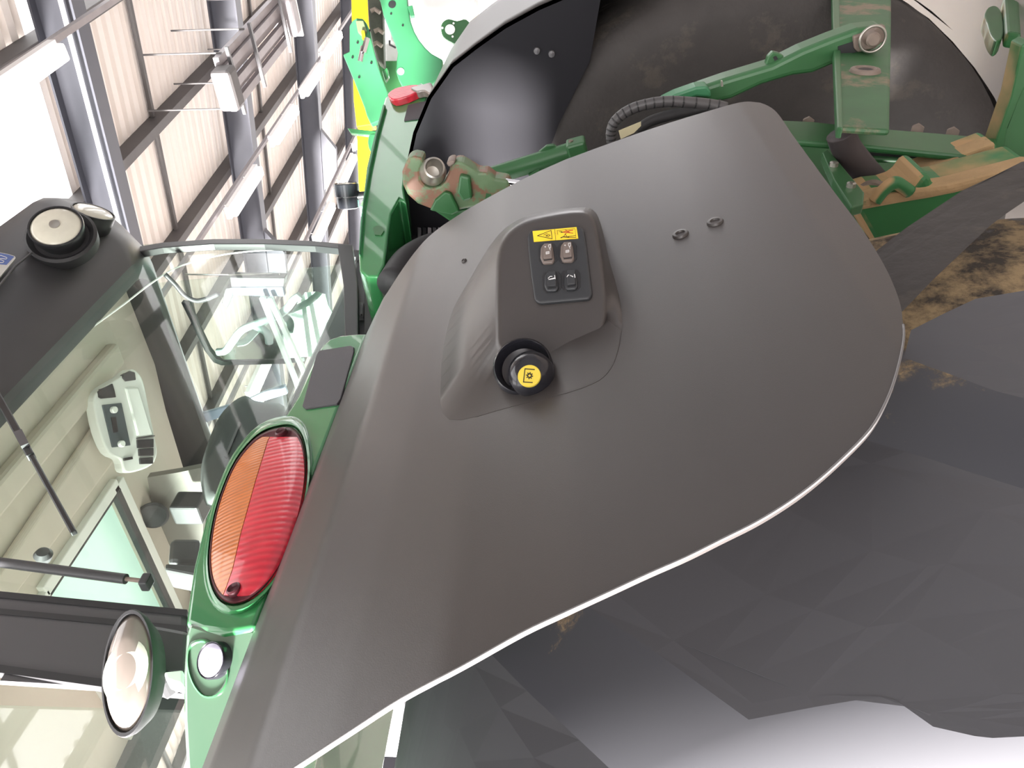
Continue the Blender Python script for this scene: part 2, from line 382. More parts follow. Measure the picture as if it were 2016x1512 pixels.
# hanging tube lights
def tube_light(c, label, first=None):
    r = thing('tube_light', label, 'ceiling light', c, 'lit tube lights strung under the roof')
    bm = B(); box(bm, V(c) + V((0, 0, 0.05)), 1.25, 0.16, 0.06, (PD, QD, ZZ)); obj('housing', bm, WSHEET, r)
    bm = B(); box(bm, V(c) + V((0, 0, -0.02)), 1.2, 0.13, 0.08, (PD, QD, ZZ)); obj('diffuser', bm, LAMPE, r, bevel=0.02)
    for s in (-.4, .4): obj('hanger', tube(B(), [V(c) + PD * s + V((0, 0, 0.08)), V(c) + PD * s + V((0, 0, 0.172))], 0.008, 6), PURL, r)
    return r
def hp(px, py, z): return pt(px, py, z=z)
rowz = 5.7
row1 = [(485, 375), (562, 245), (617, 157), (655, 88)]
names = ['nearest of the four tube lights in the middle row above the cab corner', 'second tube light of the middle row, between two grey rafters',
         'third tube light of the middle row, against the wide grey rafter', 'farthest tube light of the middle row, beside the green implement arm']
for (a, b), nm in zip(row1, names): tube_light(hp(a, b, rowz), nm)
row2 = [(640, 437), (686, 335), (712, 266)]
names = ['low tube light just over the cab rear window edge, left of the round black lamp', 'small tube light right behind the round black fender lamp',
         'tiny farthest tube light beside the yellow beam']
for (a, b), nm in zip(row2, names): tube_light(hp(a, b, rowz), nm)
tube_light(hp(38, 158, 5.3), 'large glaring tube light beside the bright skylight, above the cab roof lamps')
tube_light(hp(520, 725, 5.9), 'glowing tube light seen through the cab glass under the white opening')
for (row, z, lab) in ((row1, rowz, 'thin grey trunking rail carrying the middle row of tube lights'), (row2, rowz, 'thin grey trunking rail carrying the lights by the yellow beam'),
                 ([(38, 158)], 5.3, 'thin grey trunking rail running from the glaring light beside the skylight')):
    c = hp(*row[0], z); q = c.dot(QD); p = c.dot(PD)
    a = PD * (p - (6 if z == 5.3 else 5)) + QD * q; b = PD * 29 + QD * q; a.z = b.z = z + 0.20
    o = obj('trunking_rail', beam(B(), a, b, 0.05, 0.05), TRAY); tag(o, lab, 'rail', 'trunking rails of the tube lights')
# electrical conduit along near rafter
o = obj('conduit', tube(B(), [H(7.97, -4, -0.55), H(7.97, Q1, -0.55)], 0.025, 8), WSHEET); tag(o, 'pale thin conduit pipe running along the nearest grey rafter', 'pipe')
# bundle of bars hung between rafters (cable tray rack)
za = 5.65
e0 = pt(446, 168, z=za); e1 = pt(556, 38, z=za)
hr = thing('hanging_rack', 'grey galvanised rack of long bars hung between two roof rafters', 'rack', (e0 + e1) / 2)
dr = (e1 - e0).normalized(); sr = dr.cross(ZZ).normalized()
for i, dz in ((-1.5, .0), (-.9, .06), (-.3, -.02), (.3, .05), (.9, 0), (1.5, .04)):
    obj('bar', beam(B(), e0 + sr * i * 0.19 + ZZ * dz, e1 + sr * i * 0.19 + ZZ * dz, 0.10, 0.07), TRAY, hr)
Lr = (e1 - e0).length
for f in (0.05, 0.4, 0.93):
    c = e0 + dr * Lr * f
    obj('cross_strap', beam(B(), c - sr * 0.42 - ZZ * .08, c + sr * 0.42 - ZZ * .08, 0.05, 0.04), PILLAR, hr)
    for sg, hh in ((-.35, 1.2), (.35, 1.0)): obj('hanger', tube(B(), [c + sr * sg, c + sr * sg + ZZ * hh], .012, 6), PURL, hr)
obj('end_box', box(B(), e0 - dr * 0.1 - ZZ * .05, 0.3, 0.5, 0.25, (dr, sr, ZZ)), PURL, hr, bevel=0.05)
obj('end_box', box(B(), e1 + dr * 0.15, 0.3, 0.55, 0.35, (dr, sr, ZZ)), TRAY, hr, bevel=0.05)
obj('reflector', box(B(), e1 + dr * 0.35 + sr * .1 - ZZ * .05, 0.04, 0.9, 0.22, (dr, sr, ZZ)), WSHEET, hr, label='bright white end plate')

# ================================================================= THE TRACTOR
TX, TY, TZ, TR = 0.28, 1.40, 0.78, 1.0      # left wheel: outer x, axle y/z, radius
T = thing('tractor', 'large green tractor with grey rear fenders, seen from behind its left wheel', 'tractor', (1.95, 1.4, -DZ))

# ---- rear fender shell (left): profile across y/z, outline fixed by its own edge points
PL = [(.40, 1.02), (.405, 1.12), (.412, 1.18), (.424, 1.229), (.444, 1.30), (.467, 1.37), (.51, 1.49), (.56, 1.597), (.617, 1.69), (.675, 1.776), (.775, 1.86), (.892, 1.923), (1.05, 1.975), (1.3, 2.01), (1.6, 2.0)]
cum = [0]
for a, b in zip(PL, PL[1:]): cum.append(cum[-1] + math.hypot(b[0] - a[0], b[1] - a[1]))
def prof(s):
    s = max(0, min(cum[-1] - 1e-6, s))
    for i in range(len(PL) - 1):
        if s <= cum[i + 1]:
            n = len(PL); t = (s - cum[i]) / (cum[i + 1] - cum[i]); a, b = PL[i], PL[i + 1]
            return a[0] + (b[0] - a[0]) * t, a[1] + (b[1] - a[1]) * t
def onfender(px, py, dy=0.0):
    D = ray(px, py); best = None
    for i in range(len(PL) - 1):
        a, b = PL[i], PL[i + 1]
        # ray (t*Dy, 1.5+t*Dz) meets the segment
        ex, ez = b[0] - a[0], b[1] - a[1]
        den = D.y * ez - D.z * ex
        if abs(den) < 1e-9: continue
        t = ((a[0] - dy) * ez - (a[1] - 1.5) * ex) / den
        u = ((t * D.y - (a[0] - dy)) * ex + (t * D.z - (a[1] - 1.5)) * ez) / (ex * ex + ez * ez)
        if -1e-6 <= u <= 1 + 1e-6 and t > 0 and (best is None or t < best[0]): best = (t, cum[i] + u * math.hypot(ex, ez))
    if best is None: return None
    return C0 + D * best[0], best[1]
# outer (free) edge, top to bottom, then inner edge top to bottom
outer_px = [(430, 1610), (580, 1512), (690, 1440), (791, 1375), (910, 1312), (1026, 1247), (1115, 1205), (1206, 1163), (1277, 1130), (1352, 1097), (1422, 1062), (1488, 1029), (1550, 991), (1603, 952), (1656, 905), (1713, 846), (1745, 790), (1765, 735), (1779, 670), (1778, 630)]
inner_px = [(720, 660), (760, 580), (830, 480), (900, 425), (1000, 368), (1100, 320), (1240, 268), (1330, 238), (1400, 217), (1450, 203), (1480, 200), (1505, 205), (1530, 222), (1560, 265), (1600, 320), (1650, 388), (1700, 455), (1745, 530), (1770, 590), (1778, 630)]
outer_px = [(v.x, v.y) for v in spline([V((a, b, 0)) for a, b in outer_px], 4)]
inner_px = [(v.x, v.y) for v in spline([V((a, b, 0)) for a, b in inner_px], 4)]
OUT = [onfender(*p) for p in outer_px]; INN = [onfender(*p) for p in inner_px]
OUT = [(s, p.x) for p, s in [o for o in OUT if o]]; INN = [(s, p.x) for p, s in [o for o in INN if o]]
def interp(tab, s):
    tab = sorted(tab)
    if s <= tab[0][0]: return tab[0][1]
    for a, b in zip(tab, tab[1:]):
        if s <= b[0]: return a[1] + (b[1] - a[1]) * (s - a[0]) / max(1e-9, b[0] - a[0])
    return tab[-1][1]
SB = 0.1405; smax = cum[11]
k0 = next(i for i, e in enumerate(INN) if e[0] < SB)
bt = sorted([(x, s) for s, x in INN[k0:]] + [(x, s) for s, x in OUT if s < SB])
INN = INN[:k0]; OUT = [e for e in OUT if e[0] >= SB]
INN.append((SB, bt[-1][0])); OUT.append((SB, bt[0][0])); smin = SB
def sdrop(su, x):
    if x <= bt[0][0] or x >= bt[-1][0]: return su
    return su - max(0, SB - interp(bt, x)) * max(0, 1 - (su - SB) / .25) ** 2
fender = None
def nrm(s):
    a = prof(s - .01); b = prof(s + .01); d = V((0, b[0] - a[0], b[1] - a[1])).normalized(); return V((0, -d.z, d.y))
bm = B(); NS, NX = 110, 60; rows = []
for i in range(NS + 1):
    f = i / NS; s = smin + (smax - smin) * (f ** 1.5)
    xl, xr = interp(OUT, s), interp(INN, s)
    row = []
    for j in range(NX + 1):
        x = xl + (xr - xl) * j / NX; y, z = prof(sdrop(s, x)); row.append(bm.verts.new(V((x, y, z))))
    rows.append(row)
for a, b in zip(rows, rows[1:]):
    for j in range(NX): bm.faces.new((a[j], a[j + 1], b[j + 1], b[j]))
# thickness
geo = [v for v in bm.verts]; N0 = {v: V((0, 0, 0)) for v in geo}
bm.normal_update()
back = {}
for i, r in enumerate(rows):
    s = smin + (smax - smin) * ((i / NS) ** 1.5); nn = nrm(s) * 0.005
    for v in r: back[v] = bm.verts.new(v.co - nn)
for f in list(bm.faces):
    bm.faces.new([back[v] for v in reversed(f.verts)])
per = [r[0] for r in rows] + rows[-1][1:] + [r[-1] for r in reversed(rows[:-1])] + list(reversed(rows[0][1:-1]))
for k in range(len(per)):
    a, b = per[k], per[(k + 1) % len(per)]; bm.faces.new((a, b, back[b], back[a]))
fender = obj('fender', bm, FEND, T, smooth='auto', angle=50, label='dark grey moulded rear fender panel with rounded lower end')
# lip along the free outer edge, its sunlit glint put into a paler grey
lp = [onfender(*p)[0] for p in outer_px[1:-1] if onfender(*p)]
obj('lip', tube(B(), lp, 0.0013, 6), FENDL, fender, smooth=True)

ilow = [V((1.40, .43, 1.20)), V((1.40, .62, 1.30)), V((1.40, .82, 1.45)), V((1.40, 1.15, 1.60))]
obj('fender_side', prism(B(), [V((1.40, y + .012, z)) for y, z in PL[3:13]] + list(reversed(ilow)), V((-.012, 0, 0))), BLACKM, fender)
# ---- raised control housing
na = math.radians(33); NP = V((-math.sin(na), -math.cos(na), 0.17)).normalized()
Q = onfender(1085, 690)[0] + NP * 0.002
PLN = (Q, NP)
face_px = [(986, 690), (978, 640), (978, 560), (982, 500), (1000, 462), (1030, 440), (1080, 427), (1130, 420), (1158, 424), (1172, 450), (1184, 520), (1192, 590), (1188, 640), (1165, 680), (1120, 697), (1050, 700)]
base_px = [(884, 826), (868, 745), (885, 630), (925, 550), (975, 470), (1020, 433), (1080, 416), (1135, 409), (1166, 413), (1182, 440), (1200, 515), (1222, 600), (1222, 665), (1200, 730), (1145, 765), (1010, 800)]
face_s = soft(face_px, 4); base_s = soft(base_px, 4)
fcx = sum(p[0] for p in face_s) / len(face_s); fcy = sum(p[1] for p in face_s) / len(face_s)
ring0 = [onfender(*p)[0] + V((0, 0.014, -.007)) for p in base_s]
ring1 = [onfender(*p)[0] + V((0, -0.0004, 0)) for p in base_s]
plE = (Q - NP * .0065, NP)
ringE = [pt(fcx + (a - fcx) * 1.03, fcy + (b - fcy) * 1.03, pl=plE) for a, b in face_s]
ringM = [pt(*p, pl=(Q - NP * .0018, NP)) for p in face_s]
ringF = [pt(fcx + (a - fcx) * .955, fcy + (b - fcy) * .955, pl=PLN) for a, b in face_s]
ringG = [pt(fcx + (a - fcx) * .90, fcy + (b - fcy) * .90, pl=PLN) for a, b in face_s]
bm = B(); RR_ = [[bm.verts.new(p) for p in r] for r in (ring0, ring1, [a.lerp(b, .5) for a, b in zip(ring1, ringE)], ringE, ringM, ringF, ringG)]
for A, Bq in zip(RR_, RR_[1:]):
    for i in range(len(A)): bm.faces.new((A[i], A[(i + 1) % len(A)], Bq[(i + 1) % len(A)], Bq[i]))
bm.faces.new(RR_[-1]); bm.faces.new(list(reversed(RR_[0])))
ch = obj('control_housing', bm, FEND, fender, smooth='auto', angle=70)

# ---- switch panel on the housing face
SP = thing  # alias guard
def pln(h): return (Q + NP * h, NP)
sw_px = [(1038, 462), (1044, 452), (1140, 444), (1149, 450), (1154, 480), (1160, 530), (1166, 578), (1160, 588), (1062, 597), (1052, 590), (1045, 540), (1040, 495)]
def raised(name, px, h0, h1, m, parent, bevel=0.0, label=None, seg=2, grow=1.0):
    A = [pt(*p, pl=pln(h1)) for p in px]
    bm = B(); prism(bm, A, -NP * (h1 - h0)); return obj(name, bm, m, parent, bevel=bevel, seg=seg, label=label)
swp = raised('switch_panel', sw_px, -0.004, 0.006, PANEL, T, 0.003, seg=3, label='black rectangular panel with four rocker switches')
raised('warning_sticker', [(1048.5, 455), (1135, 447), (1138.5, 469.5), (1051, 476)], 0.006, 0.0066, YELST, swp, label='yellow warning sticker with triangle and figures in red and black')
def ink(px, wpx, m, parent, h=0.0070, name='print_mark', closed=False):
    bm = B(); P = [pt(*p, pl=pln(h)) for p in px]; w = wpx * 0.00052
    seg = list(zip(P, P[1:])) + ([(P[-1], P[0])] if closed else [])
    for a, b in seg:
        d = (b - a).normalized(); s = d.cross(NP).normalized() * w / 2
        prism(bm, [a - s - d * w * .3, b - s + d * w * .3, b + s + d * w * .3, a + s - d * w * .3], -NP * 0.0003)
    return obj(name, bm, m, parent)
st = swp
ink([(1058, 464), (1085, 453.5), (1087, 470)], 1.3, INK, st, name='triangle_mark', closed=True)
ink([(1070, 463), (1076, 460), (1083, 463), (1079, 466)], 1.0, INK, st); ink([(1075, 464), (1078, 464)], 2.4, INK, st)
ink([(1092, 452), (1094, 473)], 0.8, INK, st)
ink([(1096, 454), (1132, 450), (1134, 468)], 0.6, INK, st); ink([(1097, 454), (1098, 461)], .8, INK, st); ink([(1100, 456), (1106, 455.5)], .8, INK, st)
ink([(1108, 456.5), (1128, 453)], 1.8, REDINK, st); ink([(1108, 457), (1128, 459)], 1.5, REDINK, st); ink([(1112, 452), (1122, 458)], 1.3, REDINK, st); ink([(1112, 461), (1122, 453)], 1.2, REDINK, st)
ink([(1104.5, 457), (1108, 457)], 2.2, INK, st); ink([(1104, 468), (1107, 467)], 2.2, INK, st); ink([(1108, 466), (1120, 467)], 2.2, INK, st)
ink([(1118, 465.5), (1133, 463.5)], .9, INK, st); ink([(1118, 467), (1133, 467.5)], .9, INK, st); ink([(1110, 465), (1113, 461), (1116, 465)], 1.0, INK, st)
def rocker(cx, cy, m, lab, marks, mm):
    # well, body and raised thumb plate, all on the panel face
    W = [(cx - 16, cy - 17), (cx + 13, cy - 19), (cx + 18, cy - 12), (cx + 19, cy + 14), (cx + 13, cy + 21), (cx - 12, cy + 23), (cx - 18, cy + 16), (cx - 19, cy - 8)]
    r = raised('rocker_switch', [(a, b) for a, b in [(cx - 14, cy - 10), (cx - 10, cy - 18), (cx + 7, cy - 19), (cx + 10, cy - 12), (cx + 13, cy + 12), (cx + 10, cy + 19), (cx - 10, cy + 20), (cx - 15, cy + 8)]], 0.004, 0.011, m, swp, 0.0025, seg=3, label=lab)
    raised('thumb_plate', [(cx - 8, cy - 19), (cx + 8, cy - 20), (cx + 9, cy + 9), (cx - 8, cy + 11)], 0.009, 0.0145, m, swp, 0.0012)
    raised('well_rim', W, 0.0055, 0.0068, BLACK, swp, 0.0005)
    raised('finger_notch', [(cx - 8, cy + 11), (cx + 9, cy + 9), (cx + 9, cy + 13), (cx - 7, cy + 15)], 0.010, 0.0115, BLACK, swp)
    for mk in marks: ink([(cx + a, cy + b) for a, b in mk], mm, WHITE, swp, h=0.0149)
mk1 = [[(-6, -12), (-4, -13), (-4, -11)], [(2, -16), (6, -17), (6, -11), (4, -9), (2, -13), (2, -16)], [(4, -9), (5, -6)], [(-3, -2), (3, -3), (3, 1), (-3, 2), (-3, -2)], [(-2, 0), (2, -1)]]
rocker(1078, 498, SWG, 'taupe rocker switch with white symbols', mk1, 1.0)
rocker(1117, 495, SWG, 'taupe rocker switch with white symbols', mk1, 1.0)
rocker(1086, 553, PANEL, 'black rocker switch with white lever symbol', [[(-7, -5), (-3, -9), (1, -9)], [(-6, -3), (6, -6)], [(-4, -3), (5, -4.5)], [(6, -11), (7, -4)]], 1.4)
rocker(1124, 550, PANEL, 'black rocker switch with white blade symbol', [[(-8, -5), (-6, -8), (-4, -9)], [(-1, -8), (4, -5)], [(0, -7), (4, -6)], [(7, -10), (8, -4)]], 1.7)

# ---- PTO push knob in its round well
KN = V((-0.58, -0.80, 0.10)).normalized()
kc = onfender(1034, 733)[0] + KN * .013
kd = 0.0355
pk = obj('knob_well', lathe(B(), kc, KN, [(0.012, -0.05), (kd, -0.05), (kd, 0.010), (kd - 0.0025, 0.013), (kd - 0.005, 0.010), (kd - 0.009, -0.002), (0.018, -0.006), (0.010, -.006)], 48), BLACKG, T, smooth='auto', angle=40, label='round black well around the push knob')
kc2 = pt(1046, 737, pl=(kc + KN * 0.016, KN))
knob = obj('push_knob', lathe(B(), kc2, KN, [(0.011, -0.025), (0.012, -0.010), (0.026, -0.006), (0.0275, 0.0), (0.0255, 0.010), (0.018, 0.018), (0.0145, 0.0205), (0.008, 0.021)], 48), BLACKG, T, smooth='auto', angle=35, label='black mushroom push knob')
cc = pt(1042, 740, pl=(kc2 + KN * 0.0225, KN))
cap = obj('yellow_cap', lathe(B(), cc, KN, [(0.0132, -0.002), (0.0132, 0.0), (0.0127, 0.0008), (0.005, 0.0009)], 40), YEL, knob, smooth='auto', label='round yellow cap with gear and bracket symbol')
kp = (cc + KN * 0.0013, KN)
def kink(px, wpx, closed=False, m=INK):
    bm = B(); P = [pt(*p, pl=kp) for p in px]; w = wpx * 0.00052
    for a, b in list(zip(P, P[1:])) + ([(P[-1], P[0])] if closed else []):
        d = (b - a).normalized(); s = d.cross(KN).normalized() * w / 2
        prism(bm, [a - s - d * w * .4, b - s + d * w * .4, b + s + d * w * .4, a + s - d * w * .4], -KN * 0.0004)
    return bm
obj('bracket_mark', kink([(1052, 727.5), (1033.5, 726), (1030.5, 752), (1048, 753)], 1.9), INK, knob)
gb = kink([(1042.5 + 3.6 * math.cos(a * math.pi / 6), 739.5 + 3.6 * math.sin(a * math.pi / 6)) for a in range(12)], 2.2, True)
P = []
for a in range(8):
    c, s = math.cos(a * math.pi / 4 + .2), math.sin(a * math.pi / 4 + .2)
    p0 = pt(1042.5 + 4 * c, 739.5 + 4 * s, pl=kp); p1 = pt(1042.5 + 7 * c, 739.5 + 7 * s, pl=kp)
    d = (p1 - p0).normalized(); q = d.cross(KN).normalized() * 0.0006
    prism(gb, [p0 - q, p1 - q, p1 + q, p0 + q], -KN * 0.0004)
obj('gear_mark', gb, INK, knob)

# ---- torx screws in the fender
for a, b in ((1340, 462), (1408, 438), (914, 514)):
    c, s = onfender(a, b); N = nrm(s); r = 0.0112 if a > 1000 else 0.005
    sc = obj('screw', lathe(B(), c, N, [(r * .2, -0.004), (r, -.004), (r, 0.0010), (r * .9, 0.0030), (r * .6, 0.0034), (r * .5, 0.0010), (r * .1, 0.001)], 20), FEND, fender, smooth='auto')

# ---- green fender top with tail light
GT = V((0, -math.cos(math.radians(18)), math.sin(math.radians(18))))
G0 = V((0.9, 0.892, 1.9225)) + V((0, -0.004, 0))
def gp(h=0.0): return (G0 + GT * h, GT)
green_px = [(440, 1246), (500, 1236), (560, 1082), (612, 946), (664, 810), (724, 655), (700, 656), (672, 659), (650, 666), (634, 680), (620, 702), (604, 738), (584, 782), (562, 816), (520, 848), (478, 888), (450, 925), (424, 968), (404, 1020), (392, 1070), (380, 1120), (372, 1175), (365, 1228), (395, 1240)]
gpts = [pt(*p, pl=gp()) for p in green_px]
bm = B()
n = len(gpts)
fr = [bm.verts.new(p) for p in gpts]
bk = [bm.verts.new(p + V((0, 0.34, 0.01))) for p in gpts]
bk2 = [bm.verts.new(p + V((0, 0.72, -0.05 - 0.25 * max(0, (p.z - 1.95))))) for p in gpts]
bm.faces.new(fr)
for A, Bq in ((fr, bk), (bk, bk2)):
    for i in range(n): bm.faces.new((A[i], A[(i + 1) % n], Bq[(i + 1) % n], Bq[i]))
bm.faces.new(list(reversed(bk2)))
gf = obj('fender_top', bm, GREEN, T, smooth='auto', angle=50, bevel=0.008, seg=3, label='glossy green upper fender section')
# raised rim round the tail light
tl_px = [(548, 842), (572, 841), (590, 855), (600, 885), (603, 930), (597, 980), (585, 1030), (568, 1080), (545, 1125), (520, 1157), (490, 1181), (460, 1189), (436, 1180), (420, 1156), (412, 1120), (413, 1075), (423, 1015), (440, 960), (464, 908), (496, 868), (522, 850)]
tlc = (508, 1012)
def scale_px(px, f, c=tlc): return [(c[0] + (a - c[0]) * f, c[1] + (b - c[1]) * f) for a, b in px]
def loft(bm, rings, cap0=True, cap1=True):
    R = [[bm.verts.new(p) for p in r] for r in rings]; n = len(R[0])
    for A, Bq in zip(R, R[1:]):
        for i in range(n): bm.faces.new((A[i], A[(i + 1) % n], Bq[(i + 1) % n], Bq[i]))
    if cap0: bm.faces.new(R[0])
    if cap1: bm.faces.new(R[-1])
    return bm
tls = soft(tl_px, 3)
rim = [[pt(a, b, pl=gp(h)) for a, b in scale_px(tls, f)] for f, h in ((1.13, -0.01), (1.12, 0.001), (1.075, 0.009), (1.03, 0.010), (1.012, 0.004), (1.0, -0.01))]
obj('lamp_rim', loft(B(), rim, True, True), GREEN, gf, smooth='auto', angle=60)
tail = obj('tail_light', loft(B(), [[pt(a, b, pl=gp(h)) for a, b in scale_px(tls, f)] for f, h in ((1.0, -0.005), (1.0, 0.008), (0.975, 0.013), (0.95, 0.011))]), GASK, T, smooth='auto', label='oval tail light, amber above red, in a dark gasket')
def edge_at(y, side):
    xs = []
    P = scale_px(tls, 0.955)
    for (a, b), (c, d) in zip(P, P[1:] + P[:1]):
        if (b - y) * (d - y) <= 0 and b != d: xs.append(a + (c - a) * (y - b) / (d - b))
    return (min(xs) if side == 0 else max(xs)) if xs else None
def divx(y):
    T_ = [(845, 541), (865, 528), (950, 502), (1050, 474), (1120, 458), (1160, 444), (1190, 430)]
    for (a, b), (c, d) in zip(T_, T_[1:]):
        if y <= c: return b + (d - b) * (y - a) / (c - a)
    return 430
def lens(m, which, lab):
    bm = B(); R = []; ny, nx = 46, 9
    for i in range(ny + 1):
        y = 860 + (1172 - 860) * i / ny if True else 0
        l, r, d = edge_at(y, 0), edge_at(y, 1), divx(y)
        if l is None: continue
        d = max(l + .5, min(r - .5, d)); a, b = (l, d - 0.7) if which == 0 else (d + 0.7, r)
        row = []
        for j in range(nx + 1):
            x = a + (b - a) * j / nx
            u = (x - (l + r) / 2) / ((r - l) / 2 + 1e-6); v = (y - tlc[1]) / 172
            h = 0.010 + 0.020 * max(0.0, (1 - u * u * .9)) ** .6 * max(0.0, 1 - abs(v) ** 2.6)
            row.append(bm.verts.new(pt(x, y, pl=gp(h))))
        R.append(row)
    for A, Bq in zip(R, R[1:]):
        for j in range(nx): bm.faces.new((A[j], A[j + 1], Bq[j + 1], Bq[j]))
    # skirt back into the gasket
    per = [r[0] for r in R] + R[-1][1:] + [r[-1] for r in reversed(R[:-1])] + list(reversed(R[0][1:-1]))
    sk = [bm.verts.new(v.co - GT * 0.012) for v in per]
    for k in range(len(per)): bm.faces.new((per[k], per[(k + 1) % len(per)], sk[(k + 1) % len(per)], sk[k]))
    return obj('amber_lens' if which == 0 else 'red_lens', bm, m, tail, smooth='auto', angle=50, label=lab)
lens(AMBER, 0, 'ribbed amber lens'); lens(RED, 1, 'ribbed red lens')
for a, b in ((555, 853), (463, 1163)):
    c = pt(a, b, pl=gp(0.014)); obj('screw_boss', lathe(B(), c, GT, [(0.011, -.012), (0.011, 0.006), (0.0085, 0.008), (0.006, 0.004), (0.001, 0.004)], 20), GASK, tail, smooth='auto')
# non-slip pad
pad_px = [(628, 690), (690, 680), (696, 683), (696, 692), (670, 785), (663, 795), (601, 804), (595, 799), (598, 788), (622, 700)]
obj('grip_pad', prism(B(), [pt(*p, pl=gp(0.004)) for p in pad_px], -GT * 0.012), mat('grip pad', (0.062, 0.060, 0.066), 0.55, bump=0.3, bscale=900), gf, bevel=0.0015, label='dark grey non-slip pad')
# flared lower wing with small marker lamp
FL = (pt(430, 1242, pl=gp(-0.004)), V((-0.50, -0.80, 0.30)).normalized())
def fp(h=0.0): return (FL[0] + FL[1] * h, FL[1])
wing_px = [(372, 1222), (364, 1250), (359, 1330), (360, 1420), (366, 1530), (380, 1600), (420, 1600), (440, 1530), (490, 1380), (530, 1232), (470, 1236), (410, 1234)]
wp_ = [pt(*p, pl=fp()) for p in wing_px]
obj('fender_wing', prism(B(), wp_, V((0.05, .30, -.02))), mat('sky-lit glossy green paint', (0.075, 0.14, 0.09), 0.12, coat=1.0), gf, bevel=.008, seg=3)  # tilt and paler green put the outdoor reflection into the wing
# marker lamp in a scoop whose shadow is put into its deeper green
sc_px = soft([(378, 1268), (405, 1262), (432, 1282), (446, 1312), (444, 1345), (425, 1368), (402, 1370), (384, 1352), (372, 1322), (370, 1290)], 3)
bm = loft(B(), [[pt(a, b, pl=fp(h)) for a, b in scale_px(sc_px, f, (410, 1322))] for f, h in ((1.08, -0.004), (1.06, 0.0025), (1.0, 0.003), (0.9, -0.002), (0.8, -.003))], True, True)
obj('lamp_scoop', bm, mat('shadowed green paint', (0.03, 0.14, 0.05), 0.3, coat=.4), gf, smooth='auto', angle=50)
mc = pt(413, 1300, pl=fp(0.014)); md = (-FW * .85 + RT * .28 + ZZ * .42).normalized()
ml = obj('marker_lamp', lathe(B(), mc, md, [(0.012, -0.04), (0.0255, -0.03), (0.0255, -0.002), (0.0245, 0.0), (0.0225, -0.002)], 28), BLACKG, gf, smooth='auto')
obj('marker_lens', lathe(B(), mc, md, [(0.0225, -0.006), (0.0225, -0.001), (0.016, 0.002), (0.0015, 0.0025), (0.001, 0.003)], 28), LENSV, gf, smooth='auto', label='lilac-white round lens')

# ---- wheels
def ringrow(bm, prof_, xc, yc, zc, seg=96):
    rings = []
    for k in range(seg):
        a = 2 * math.pi * k / seg
        rings.append([bm.verts.new(V((x, yc - r * math.cos(a), zc + r * math.sin(a)))) for x, r in prof_])
    n = len(prof_)
    for k in range(seg):
        A, Bq = rings[k], rings[(k + 1) % seg]
        for i in range(n - 1): bm.faces.new((A[i], A[i + 1], Bq[i + 1], Bq[i]))
    return bm
def cyp(x, phi, r, yc, zc): a = math.radians(phi); return V((x, yc - r * math.cos(a), zc + r * math.sin(a)))
def wheel(x0, wd, flip, wheelname_label):
    """tyre with its outer face at x0; flip mirrors it for the far side"""
    X = (lambda u: x0 + u) if not flip else (lambda u: x0 + wd + 0.0 - u)
    pr = [(X(.16), .50), (X(.06), .62), (X(.03), .74), (X(.03), .80), (X(.06), .85), (X(.13), .885), (X(.25), .905), (X(wd * .5), .915), (X(wd - .25), .93), (X(wd - .10), .915), (X(wd - .04), .885), (X(wd - .015), .82), (X(wd - .02), .74), (X(wd - .06), .62), (X(wd - .16), .50)]
    pr = [(x, r * KR) for x, r in pr]
    wh = obj('tyre', ringrow(B(), pr, 0, TY, TZ), CARC if not flip else TYREM, T, smooth=True, label=wheelname_label)
    # bars
    def lug(outline, r0, r1, mt, base):
        bm = B(); nU = len(outline)
        lo = []; hi = []
        for (u, ph) in outline:
            x = X(u); drop = 0.0
            edge = min(u, wd - u)
            if edge < 0.05: drop = 0.012 * (1 - edge / .05)
            hi.append(bm.verts.new(cyp(x, ph, r1 - drop, TY, TZ)))
            cx = sum(a for a, _ in outline) / nU; cp = sum(b for _, b in outline) / nU
            uu = u + (u - cx) * 0.05; pp_ = ph + (ph - cp) * 0.24
            if u < .10: uu = u - .012
            uu = max(0.0, min(wd, uu))
            lo.append(bm.verts.new(cyp(X(uu), pp_, (.885 if edge > .10 else 0.77) * KR, TY, TZ)))
        bm.faces.new(hi)
        for i in range(nU): bm.faces.new((lo[i], lo[(i + 1) % nU], hi[(i + 1) % nU], hi[i]))
        return bm
    def dens(P, n=3):
        out = []
        for (a, b), (c, d) in zip(P, P[1:] + P[:1]):
            for k in range(n): out.append((a + (c - a) * k / n, b + (d - b) * k / n))
        return out
    base = [(.076, 34.4), (.065, 29.5), (.022, 27.6), (.012, 24.6), (.010, 19), (.03, 14.5), (.19, 21.6), (.36, 29), (.42, 33), (.46, 38), (.466, 43), (.44, 46.5), (.40, 47.5), (.32, 45), (.243, 41.4)]
    for k in range(12):
        o = [(u, p + 30 * k) for u, p in base]
        obj('lug', tri_strip_lug(lug, dens(o, 2), 1.0 if flip else 0), LUGM if not flip else TYREM, wh, bevel=0.008, seg=2)
    base2 = [(.47, 20.6), (.60, 19.0), (.73, 10.3), (.80, 4.5), (.80, -5), (.70, 6.5), (.60, 12.5)]
    for k in range(12):
        o = [(u, p + 30 * k) for u, p in base2]
        obj('lug', tri_strip_lug(lug, dens(o, 2), 1.03 if flip else 0), TYREM, wh, bevel=0.008, seg=2)
    rimpr = [(X(.12), .12), (X(.20), .14), (X(.24), .30), (X(.16), .44), (X(.12), .53), (X(.17), .55), (X(.3), .52)]
    obj('rim', ringrow(B(), rimpr, 0, TY, TZ, 64), mat('dark rim', (0.03, 0.03, 0.028), 0.5), wh, smooth=True)
    return wh
